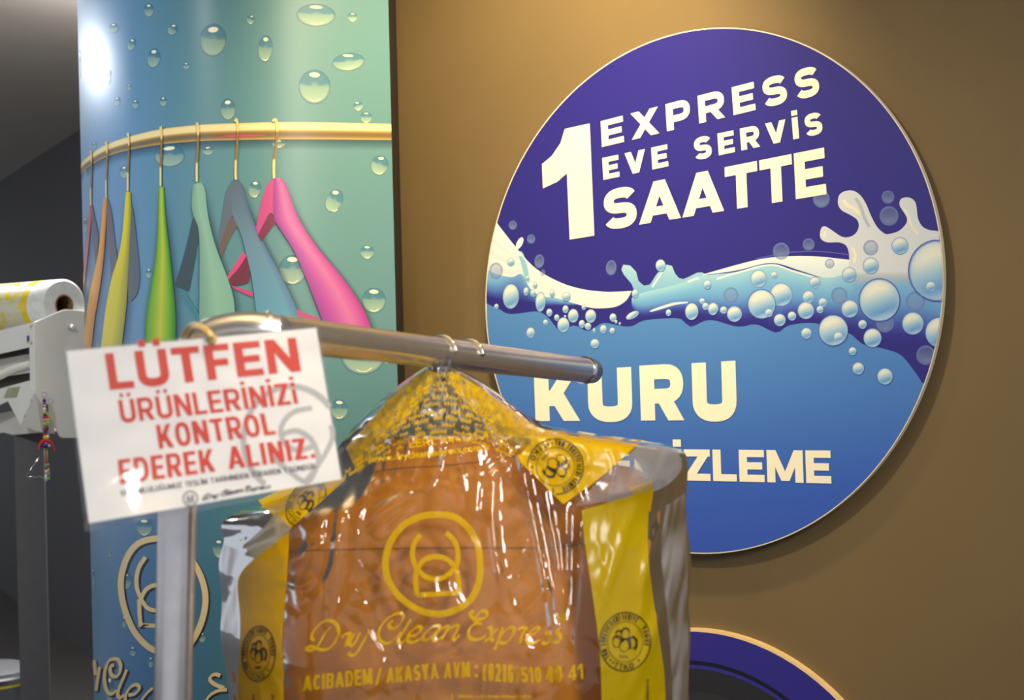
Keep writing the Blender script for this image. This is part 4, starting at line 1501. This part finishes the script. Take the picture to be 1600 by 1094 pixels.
def bag_wr(px, py):
    h = .004 * noise.noise(Vector((px / 170, py / 330, 0)))
    n = noise.noise(Vector((px / 48 + .5 * noise.noise(Vector((px / 60, py / 60, 9))), py / 120, 3)))
    h -= .003 * max(0, 1 - abs(n) * 5) ** 1.5 * max(0, min(1, .3 + 2 * noise.noise(Vector((px / 110, py / 150, 30)))))
    n = noise.noise(Vector((px / 20, py / 26, 5.5)))
    h -= .0012 * max(0, 1 - abs(n) * 4) * max(0, min(1, .35 + noise.noise(Vector((px / 90, py / 90, 12))) * 1.6))
    if py < 800:
        an = math.atan2(px - 690, py - 520)
        f = max(0, min(1, (800 - py) / 160))
        h -= .005 * f * max(0, 1 - abs(noise.noise(Vector((an * 7, py / 140, 8)))) * 4)
        h -= .0025 * f * noise.noise(Vector((px / 15, py / 15, 2)))
    for (r, a_, w_), b_ in zip(RIDGES, RBOX):
        if b_[0] < px < b_[1] and b_[2] < py < b_[3]:
            dm, um = 1e9, 0
            for i in range(8):
                ax, ay = r[i]
                bx, by = r[i + 1]
                dx, dy = bx - ax, by - ay
                t = max(0, min(1, ((px - ax) * dx + (py - ay) * dy) / (dx * dx + dy * dy)))
                d = math.hypot(px - ax - dx * t, py - ay - dy * t)
                if d < dm:
                    dm, um = d, (i + t) / 8
            h -= .62 * a_ * math.exp(-(dm / (w_ * 1.15)) ** 2) * math.sin(math.pi * min(1, max(0, .06 + .88 * um))) ** .6
    return h


def bag_profile(px, py):
    l, r = pl(XL, py), pl(XR, py)
    u = max(-1, min(1, (2 * px - l - r) / (r - l)))
    amp = min(1.0, (r - l) / 420.0)
    return amp * (1 - abs(u) ** 6)


def bag_depth(px, py):
    pr = bag_profile(px, py)
    return 1.74 - lean(py) - .112 * pr + bag_wr(px, py) * min(1, pr * 2.0 + .25)


def bag_proj(px, py, lift):
    return W(px, py, bag_depth(px, py) - .0009 - lift * .00025)


bag = empty('garment_bag', W(700, 1900, 1.74), 'clear plastic dry cleaning bag with yellow print over the tan jacket', 'garment bag')
m_film = film_material('clear_polythene', 0.018, (215, 218, 228), 0.06, 1.6)
m_film_back = film_material('clear_polythene_rear', 0.09, (200, 204, 214), 0.08, 1.2)


def bag_sheet(name, nx, ny, fd, mat):
    vs, fs = [], []
    for j in range(ny + 1):
        v = j / ny
        y = 572 + 1328 * (v * .62 + .38 * v ** 3)
        l, r = pl(XL, y), pl(XR, y)
        for i in range(nx + 1):
            x = l + (r - l) * (.5 - .5 * math.cos(math.pi * i / nx)) * .55 + (r - l) * i / nx * .45
            vs.append(W(x, y, fd(x, y)))
    for j in range(ny):
        for i in range(nx):
            k = j * (nx + 1) + i
            fs.append((k, k + 1, k + nx + 2, k + nx + 1))
    return link_mesh(name, vs, fs, mat, bag, True)


bag_sheet('front_film', 260, 250, bag_depth, m_film)
bag_sheet('rear_film', 90, 110, lambda x, y: 1.742 - lean(y) + .075 * bag_profile(x, y) + .010 * bag_profile(x, y) * noise.noise(Vector((x / 50, y / 90, 20))), m_film_back)
neckp = [W(687 + 19 * math.cos(t), 572 + 4 * math.sin(t), 1.72 + .012 * math.sin(t)) for t in [k * .35 for k in range(18)]]
vs = neckp + [W(690 + 10 * math.cos(t) + 6 * math.sin(t * 3), 556 + 3 * math.sin(t * 2), 1.722 + .008 * math.sin(t)) for t in [k * .35 for k in range(18)]]
link_mesh('neck_film', vs, [(k, (k + 1) % 18, (k + 1) % 18 + 18, k + 18) for k in range(18)], m_film, bag, True)

m_ink = print_material('yellow_bag_ink', 0.22, 0.5, translucent=0.45)
YEL, YELP = (250, 214, 16, .96), (228, 190, 10, .88)


def bag_patch(name, A, B, nx, ny, col, lift=1, label=None):
    ink = Ink(bag_proj)
    ink.strip(smooth(A, 4), smooth(B, 4), nx, ny, col, lift)
    o = ink.build(name, m_ink, bag, label)
    o.data.polygons.foreach_set('use_smooth', [True] * len(o.data.polygons))
    return o


bag_patch('yellow_band', [(397, 873), (372, 905), (375, 966), (374, 1031), (371, 1094), (376, 1400), (372, 1800)], [(452, 831), (448, 905), (443, 960), (441, 1010), (443, 1094), (446, 1400), (442, 1800)], 140, 20, (222, 180, 4, .95))
bag_patch('yellow_band', [(909, 798), (914, 850), (926, 930), (936, 1010), (940, 1094), (945, 1400), (950, 1800)], [(1016, 766), (1012, 850), (1020, 930), (1032, 1010), (1040, 1094), (1044, 1400), (1046, 1800)], 140, 26, (206, 182, 6, .9))
bag_patch('yellow_band', [(984, 762), (990, 775), (1000, 790)], [(1020, 752), (1020, 775), (1016, 800)], 10, 8, (220, 180, 6, .9))
bag_patch('yellow_corner', [(808, 716), (830, 692), (852, 671)], [(880, 788), (940, 745), (1003, 688)], 40, 40, (240, 200, 2, .97), 1)
bag_patch('yellow_corner', [(404, 782), (420, 800), (455, 824)], [(440, 764), (490, 752), (540, 748)], 30, 30, (240, 204, 4, .97), 1)
bag_patch('folded_flap_and_haze', [(1003, 690), (970, 722), (935, 752), (900, 790)], [(1058, 702), (1066, 730), (1040, 760), (985, 780)], 30, 20, lambda u, v, x, y: (188, 192, 204, .30 + .35 * max(0, noise.noise(Vector((x / 16, y / 30, 3)))) + .12 * v), 1)  # milky haze and white reflections painted over the film at this corner
for A_, B_ in (([(1042, 790), (1034, 850), (1040, 930), (1048, 1010), (1052, 1100)], [(1071, 770), (1074, 850), (1075, 930), (1076, 1010), (1074, 1100)]), ([(348, 850), (346, 900), (348, 1000), (360, 1100)], [(372, 860), (368, 920), (372, 1010), (370, 1100)])):
    bag_patch('edge_haze_paint', A_, B_, 60, 12, lambda u, v, x, y: (196, 198, 208, max(0, .16 + .5 * noise.noise(Vector((x / 9 + y / 60, y / 70, 6))))), 1)  # pale streaks put haze and reflections into the colour along both edges
bag_patch('folded_flap_and_haze', [(432, 800), (410, 825), (380, 852)], [(456, 826), (428, 850), (397, 875)], 20, 12, (206, 200, 176, .62), 2)
# shoulders tinted by the dense yellow print
for A, B in (([(664, 578), (620, 612), (575, 660), (540, 700)], [(690, 584), (650, 640), (610, 690), (560, 742)]), ([(706, 580), (748, 604), (800, 640), (850, 676)], [(692, 586), (735, 640), (780, 680), (822, 712)])):
    bag_patch('yellow_tint', A, B, 50, 16, lambda u, v, x, y: (246, 208, 20, max(0, min(.9, (.60 + .7 * noise.noise(Vector((x / 9, y / 9, 1)))) * (1 - v) ** .45))), .5)
rnd = random.Random(4)
ink = Ink(bag_proj)
for i in range(10):
    y0 = 588 + i * 11.0 + rnd.uniform(-1, 1)
    hw = 22 + i * 16
    P = resample(smooth([(690 - hw, y0 + hw * .42), (690 - hw * .5, y0 + hw * .13), (690, y0), (690 + hw * .5, y0 + hw * .10), (690 + hw * .95, y0 + hw * .36)], 8), int(hw * 2 / 1.6))
    k = 0
    while k < len(P) - 4:
        for _ in range(rnd.randint(3, 8)):
            if k >= len(P) - 2:
                break
            x, y = P[k]
            hgt = rnd.choice((3.0, 4.2, 5.6))
            ink.stroke([(x, y + rnd.uniform(-.6, .6)), (x + .5, y - hgt)], 1.5, YEL, 2)
            if rnd.random() < .22:
                yy = y - rnd.choice((0.5, hgt * .5, hgt - .4))
                ink.stroke([(x, yy), (x + 1.8, yy - .3)], 1.0, YEL, 2.3)
            k += 2
        k += rnd.randint(2, 7)
fine = ink.build('fine_print', m_ink, bag)
fine['kind'] = 'stuff'
ink = Ink(bag_proj)
ink.text('LERİ: 444 21 41', [(640, 700), (772, 684), (770, 672), (637, 688)], .2, YEL, 2.4, gap=.13)
ink.build('lettering', m_ink, bag, 'yellow telephone line')
ink = Ink(bag_proj)
font_text(ink, 'www.drycleanexpress.com.tr', smooth([(578, 722), (660, 714), (768, 702)], 6), 10.5, YEL, 2.4)
ink.build('lettering', m_ink, bag, 'yellow web address')


def E5(p):
    return zs(p, 580, 780, 5.47)


ink = Ink(bag_proj)
ink.stroke(resample(smooth(E5(EMBLEM_RING), 6, True) + [E5(EMBLEM_RING)[0]], 110)[:-1], 10.2, YELP, 2, True)
for i, (g, w) in enumerate(EMBLEM_GLYPH):
    P = smooth(E5(g), 6) if i < 4 else E5(g)
    ink.stroke(resample(P, 30) if i < 4 else resample(P[:3], 16), w / 5.47, YELP, 2.3 + i * .2)
    if i == 4:
        ink.stroke(resample(P[2:4], 24), w / 5.47, YELP, 3.3)
        ink.stroke(resample(P[3:], 16), w / 5.47, YELP, 3.5)
ink.build('emblem', m_ink, bag, 'yellow ring emblem')
ink = Ink(bag_proj)
for part, ox in ((SCRIPT_A, 460), (SCRIPT_B, 680)):
    for i, g in enumerate(part):
        ink.stroke(smooth(zs(g, ox, 940, 6.667), 7), 6.2, YELP, 2 + (i % 4) * .3, nib=(-.75, .28))
ink.stroke([(878.3 + 5.6 * math.cos(k * .35), 965.5 + 7.2 * math.sin(k * .35)) for k in range(18)], 1.3, YELP, 2, True)
ink.text('R', [(875.8, 969.5), (881.6, 969), (881.2, 961), (875.6, 961.5)], .2, YELP, 2.4)
ink.build('lettering', m_ink, bag, 'yellow script lettering')
for s_, q_ in (('ACIBADEM', [(473, 1080), (582, 1069), (581, 1044), (474, 1057)]), ('/', [(588, 1071), (595, 1070), (595, 1043), (588, 1044)]), ('AKASYA', [(603, 1068), (686, 1060), (684, 1036), (604, 1044)]), ('AVM', [(693, 1060), (735, 1058), (734, 1034), (694, 1036)]),
               (':', [(742, 1060), (746, 1060), (746, 1036), (742, 1036)]), ('(0216)', [(754, 1063), (811, 1068), (810, 1040), (755, 1036)]), ('510', [(815, 1066), (847, 1067), (845, 1042), (813, 1043)]), ('40', [(853, 1067), (879, 1066), (878, 1040), (852, 1041)]), ('41', [(887, 1064), (912, 1061), (910, 1037), (888, 1041)])):
    ink = Ink(bag_proj)
    if s_ == ':':
        for yy in (1042, 1056):
            ink.stroke([(742, yy), (746.5, yy)], 5, YELP, 2)
    else:
        ink.text(s_, q_, .19, YELP, 2, gap=.09)
    ink.build('lettering', m_ink, bag)
ink = Ink(bag_proj)
ink.stroke([(706.5, 1084), (706.5, 1110)], 1.6, YELP, 2)
k = 716
while k < 832:
    hgt = rnd.choice((3, 4))
    ink.stroke([(k, 1090 + (k - 716) * .01), (k + .3, 1090 - hgt)], 1.4, YELP, 2)
    k += rnd.choice((2.2, 2.4, 4.5))
fine = ink.build('fine_print', m_ink, bag)
fine['kind'] = 'stuff'

m_blackink = print_material('black_bag_ink', 0.4, 0.4)
BLK = (40, 34, 14, .9)


def seal(cx, cy, rx, ry, rot, keep=None):
    ink = Ink(bag_proj)
    ca, sa = math.cos(rot), math.sin(rot)

    def T(x, y):
        X, Y = x * rx, y * ry
        return cx + X * ca - Y * sa, cy + X * sa + Y * ca

    def st(pts, w, c=BLK, lf=4):
        P = [T(*p) for p in pts]
        if keep:
            P = [p for p in P if keep(*p)]
        if len(P) > 1:
            ink.stroke(P, w, c, lf)
    ring = [(math.cos(k * .1), math.sin(k * .1)) for k in range(64)]
    st(ring, 1.9)
    st([(x * .69, y * .69) for x, y in ring], 1.0)
    for s_, a0, a1 in (('TÜM TÜKETİCİLERİ', 2.35, 4.35), ('SENİYE', 4.45, 5.2), ('YORUZ', 5.55, 6.35), ('TTKO', 7.35, 8.25)):
        inv = s_ == 'TTKO'
        for shapes, x0, tot in layout(s_, abs(a1 - a0) * .75 / .19, .2, .16, .4):
            for vs, fs in shapes:
                P = []
                for (x, y) in vs:
                    u = (x + x0) / tot
                    a = a1 - (a1 - a0) * u if inv else a0 + (a1 - a0) * u
                    r = (.95 - y * .19) if inv else (.755 + y * .19)
                    P.append(T(r * math.cos(a), r * math.sin(a)))
                if keep is None or all(keep(*p) for p in P):
                    ink.raw(P, fs, [BLK] * len(P), 4)
    for a in (2.05, 7.05, 8.5):
        st([(.80 * math.cos(a), .80 * math.sin(a)), (.88 * math.cos(a), .88 * math.sin(a))], 2.4)
    for hx, hy, hr in ((-.32, .02, .17), (-.02, -.28, .16), (-.02, .12, .19), (.28, .0, .16), (-.28, -.22, .12)):
        st([(hx + hr * math.cos(k * .45), hy + hr * 1.2 * math.sin(k * .45)) for k in range(15)], 1.1)
        st([(hx + hr * math.cos(3.4 + k * .25), hy + hr * 1.15 * math.sin(3.4 + k * .25)) for k in range(11)], 2.8)
    for p_ in ([(.08, -.12), (.30, -.2), (.46, -.08)], [(.18, -.1), (.22, .12), (.2, .24)], [(.44, -.08), (.46, .1), (.4, .24)], [(-.18, -.08), (-.08, -.06), (-.12, .02)]):
        st(p_, 3.2)
    for k in range(4):
        st([(-.14 + k * .09, .46), (-.13 + k * .09, .56)], 1.6)
    ink.build('printed_seal', m_blackink, bag, 'round black seal print')


seal(868, 729, 43.5, 43.5, 2.35, lambda x, y: (x - 808) * (788 - 716) - (y - 716) * (880 - 808) > 0)
seal(977, 1003, 40, 46, .1)
seal(404, 1021.5, 26, 43, .05)
seal(478, 785, 26, 40, .6, lambda x, y: (x - 455) * (748 - 824) - (y - 824) * (540 - 455) > 0 and y > 745)
ink = Ink(bag_proj)
for x0_, y0_, y1_ in ((1010, 1062, 1100), (394, 1086, 1100), (424, 1086, 1100)):
    yy = y0_
    while yy < y1_:
        ink.stroke([(x0_, yy), (x0_ + 4, yy + .4)], 1.5, BLK, 4)
        yy += rnd.choice((2.2, 2.6, 3.6))
fine = ink.build('fine_print', m_blackink, bag)
fine['kind'] = 'stuff'

# ------------------------------------------------------------------ garment bagging machine, film roll, key charm, bin
m_white = material('white_powder_coat', (222, 222, 214), 0.4, var=0.03, scale=8)
m_beige = material('grey_white_panel', (196, 194, 186), 0.45, var=0.04, scale=8)
m_hole = material('dark_machine_inside', (52, 50, 48), 0.7, var=0.1)
m_filmw = material('crumpled_white_film', (232, 230, 220), 0.3, var=0.06, scale=20, bump=.2)
m_post = material('grey_stand_post', (76, 76, 78), 0.6, var=0.05)
MO = W(53, 505, 4.25)
VA = -WN                                                        # away from the machine's front


def plate_pt(px, py, off=0.0):
    return on_plane(px, py, MO + WD * off, WD)


def front_pt(px, py, off=0.0):
    return on_plane(px, py, MO + WN * off, WN)


machine = empty('bagging_machine', Vector((W(60, 690, 4.3).x - .1, 4.5, 0)), 'white wall-height garment bagging machine with open film slot on a grey post', 'machine')
plate = [plate_pt(*p) for p in zs([(213, 300), (300, 262), (400, 220), (425, 217), (515, 222), (560, 235), (640, 420), (640, 880), (560, 1020), (540, 1031), (395, 1031), (380, 1020), (330, 930), (222, 742)], 0, 430, 4.05)]
MB().prism(plate, -WD * .006).build('end_plate', m_white, machine, bevel=.0015)


def fpanel(pts, off, mat, name, thick=.006, label=None):
    return MB().prism([front_pt(x, y, off) for x, y in pts], -WN * thick).build(name, mat, machine, label=label, bevel=.001)


fpanel([(-120, 545), (53, 503.5), (53, 541), (-120, 580)], 0, m_white, 'upper_panel')
fpanel([(45.7, 541), (53, 541), (54, 613), (46.8, 596)], 0, m_white, 'frame_stile')
fpanel([(-120, 640), (46.8, 594.5), (53.5, 614), (32, 664.5), (12, 627), (-120, 690)], .002, m_white, 'lower_panel')
fpanel([(5, 622), (12, 606), (31, 604), (25, 621)], .004, material('olive_window', (150, 150, 110), 0.3, var=.2), 'label_window', .002)
fpanel([(-120, 575), (47, 538), (47, 600), (-120, 650)], -.10, m_hole, 'slot_back', .004)
fpanel([(-60, 572), (47, 553), (47, 575), (-60, 592)], -.05, m_beige, 'inner_bar', .02)
wedge = [front_pt(53.5, 614, .003), front_pt(32, 665, .003), plate_pt(66, 676), plate_pt(86, 678), plate_pt(84, 664), plate_pt(55, 616)]
vs = [v for v in wedge]
link_mesh('side_wedge', vs, [(0, 1, 5), (1, 2, 5), (2, 4, 5), (2, 3, 4)], m_beige, machine).modifiers.new('thick', 'SOLIDIFY').thickness = .004
fpanel([(-120, 668), (33, 640), (70, 640), (84, 674), (20, 680), (5, 676), (-120, 690)], -.06, m_beige, 'lower_housing', .05)
MB().tube([Vector(v) for v in smooth([front_pt(-90, 610, -.02), front_pt(-10, 590, -.015), front_pt(20, 577, -.015), front_pt(49, 569, -.02)], 5)], [.014 - .0045 * (i / 15) for i in range(16)], 12).build('film_web', m_filmw, machine, 'auto')
MB().tube([front_pt(-90, 598, -.03), front_pt(48, 578, -.03)], .008, 12).build('roller', m_beige, machine, 'auto')
for px, py in ((49, 510), (49.5, 536), (50, 625), (40, 649)):
    MB().lathe(front_pt(px, py, .0), WN, [(.0045, 0), (.0045, .003), (.0001, .004)], 12).build('screw', m_steel, machine, 'auto')
MB().lathe(plate_pt(110, 512), WD, [(.0085, 0), (.0085, .006), (.006, .009), (.0001, .010)], 16).build('bolt', m_steel, machine, 'auto')
fpanel([(41.5, 525), (45.5, 524), (45.5, 533), (41.5, 534)], .0015, material('blue_sticker', (70, 74, 130), .5), 'sticker', .001)
fpanel([(41.5, 534), (45.5, 533), (45.5, 536), (41.5, 537)], .0015, material('yellow_sticker', (206, 190, 60), .5), 'sticker', .001)
pc = W(52, 700, 4.46)
MB().box(Vector((pc.x - .042, 4.42, 0)), (.084, 0, 0), (0, .012, 0), (0, 0, W(52, 650, 4.46).z)).build('post', m_post, machine)
MB().box(Vector((pc.x - .05, 4.3, 0)), (.34, 0, 0), (0, .35, 0), (0, 0, .02)).build('foot_plate', m_post, machine)

rc = plate_pt(100, 477, -.012)
RR = .0735
roll = empty('film_roll', rc - Vector((0, 0, RR)) - WD * .3, 'roll of clear film with yellow print lying on top of the bagging machine', 'film roll')
m_rollface = material('layered_film_edge', (216, 218, 212), .35, var=.08, scale=60, coat=.3)
m_core = material('brown_cardboard_core', (122, 92, 58), .8, var=.15)
m_roll = bpy.data.materials.new('printed_film_roll')
m_roll.use_nodes = True
nt = m_roll.node_tree
bs = nt.nodes['Principled BSDF']
tcn = nt.nodes.new('ShaderNodeTexCoord')
nzn = nt.nodes.new('ShaderNodeTexNoise')
nzn.inputs['Scale'].default_value = 34
rmp = nt.nodes.new('ShaderNodeValToRGB')
rmp.color_ramp.interpolation = 'CONSTANT'
rmp.color_ramp.elements[0].color = lin((206, 202, 180))
rmp.color_ramp.elements[1].color = lin((222, 200, 40))
rmp.color_ramp.elements[1].position = .56
nt.links.new(tcn.outputs['Object'], nzn.inputs['Vector'])
nt.links.new(nzn.outputs['Fac'], rmp.inputs[0])
nt.links.new(rmp.outputs[0], bs.inputs['Base Color'])
bs.inputs['Roughness'].default_value = .18
MB().lathe(rc, -WD, [(RR - .004, -.001), (RR, .004), (RR, .075)], 44).build('roll_edge', m_rollface, roll, 'auto')
MB().lathe(rc, -WD, [(RR, .1), (RR - .001, .62), (.001, .62)], 44).build('wound_film', m_roll, roll, 'auto')
MB().lathe(rc, -WD, [(RR + .0003, .072), (RR + .0003, .101)], 44).build('yellow_stripe', material('yellow_film_stripe', (226, 196, 20), .25, var=.05), roll, 'auto')
MB().lathe(rc, -WD, [(.031, -.0015), (.05, -.002), (RR - .004, -.001)], 44).build('roll_face', m_rollface, roll, 'auto')
MB().lathe(rc, -WD, [(.031, -.0015), (.027, -.003), (.0265, .3), (.001, .3)], 32).build('cardboard_core', m_core, roll, 'auto')

hookp = plate_pt(70, 614, .012)
charm = empty('key_charm', plate_pt(73, 752, .02), 'beaded key charm with red horns hanging from the bagging machine', 'key charm')


def kp(px, py, off=.014):
    return plate_pt(px, py, off)


MB().tube([kp(70 + 4 * math.cos(t), 617 + 4.5 * math.sin(t)) for t in [k * .4 for k in range(17)]], .0011, 6).build('ring', m_chrome, charm, True)
MB().tube([kp(70, 621), kp(71, 650), kp(72, 690)], .0012, 6).build('cord', m_core, charm, True)
m_beads = [material('bead_' + n, c, .25, var=.05) for n, c in (('yellow', (206, 190, 40)), ('red', (180, 40, 36)), ('white', (224, 222, 216)), ('navy', (40, 44, 110)), ('silver', (150, 150, 150)), ('green', (90, 140, 60)))]
rnd = random.Random(9)
bead_mesh = {}
for strand, (dx, y0, y1) in enumerate(((-1.8, 626, 686), (1.8, 634, 684), (-1.5, 722, 752), (2.2, 726, 754))):
    y = y0
    while y < y1:
        mi = rnd.randrange(6)
        r = .0054 if strand < 2 else .0042
        px = 71 + dx + (y - 626) * .02 + rnd.uniform(-.5, .5)
        if (mi, r) not in bead_mesh:
            mb = MB().ball((0, 0, 0), r, 8, 5)
            me = bpy.data.meshes.new('bead')
            me.from_pydata(mb.v, [], mb.f)
            me.polygons.foreach_set('use_smooth', [True] * len(me.polygons))
            me.materials.append(m_beads[mi])
            bead_mesh[(mi, r)] = me
        o = bpy.data.objects.new('bead', bead_mesh[(mi, r)])
        COL.objects.link(o)
        o.parent = charm
        o.location = kp(px, y, .014 + rnd.uniform(-.001, .002)) - charm.location
        y += 4.4 if strand < 2 else 3.6
horn = [(60.5, 703), (62, 695), (66, 690), (71, 688), (77, 690), (82, 697), (85.5, 706)]
MB().tube([Vector(v) for v in smooth([kp(x, y, .017) for x, y in horn], 4)], [.0015 + .0036 * min(1, min(i, 24 - i) / 9) for i in range(25)], 10).build('red_horn', material('red_resin', (206, 34, 26), .3, var=.05), charm, True)
MB().ball(kp(71, 696, .02), .008, 12, 8).build('blue_bead', m_beads[3], charm, True)
MB().ball(kp(76.5, 696.5, .022), .0035, 10, 6).build('white_bead', m_beads[2], charm, True)
for dx in (-1.3, 2.3):
    MB().tube([kp(71 + dx, 699), kp(71.5 + dx, 724)], .0022, 6).build('tassel_cord', material('tan_cord', (170, 144, 96), .7, var=.15), charm, True)
MB().tube([kp(60, 716), kp(41, 744), kp(44, 746), kp(50, 744.5), kp(56, 746), kp(62, 744), kp(70, 749)], .0012, 6).build('wire_tag', m_chrome, charm, True)

bc = W(-14, 1052, 4.6)
bz = bc.z
bin_ = empty('waste_bin', (bc.x, bc.y, 0), 'dark grey cylindrical waste bin with yellow liner edge standing by the dark wall', 'waste bin')
m_bin = material('dark_grey_bin', (86, 88, 92), .35, var=.06)
m_rim = material('steel_bin_rim', (150, 152, 156), .25, metal=.9, var=.05)
m_liner = material('yellow_liner', (214, 204, 40), .4, var=.1)
MB().lathe((bc.x, bc.y, 0), (0, 0, 1), [(.001, 0), (.105, 0), (.118, bz - .05), (.120, bz - .02)], 40).build('bin_body', m_bin, bin_, 'auto')
MB().lathe((bc.x, bc.y, bz - .028), (0, 0, 1), [(.121, 0), (.1225, .004), (.1215, .009)], 40).build('liner', m_liner, bin_, 'auto')
MB().lathe((bc.x, bc.y, bz - .018), (0, 0, 1), [(.120, -.004), (.126, 0), (.127, .014), (.122, .02)], 40).build('rim', m_rim, bin_, 'auto')
MB().lathe((bc.x, bc.y, bz - .004), (0, 0, 1), [(.122, 0), (.118, .016), (.09, .028), (.001, .034)], 40).build('lid', m_bin, bin_, 'auto')
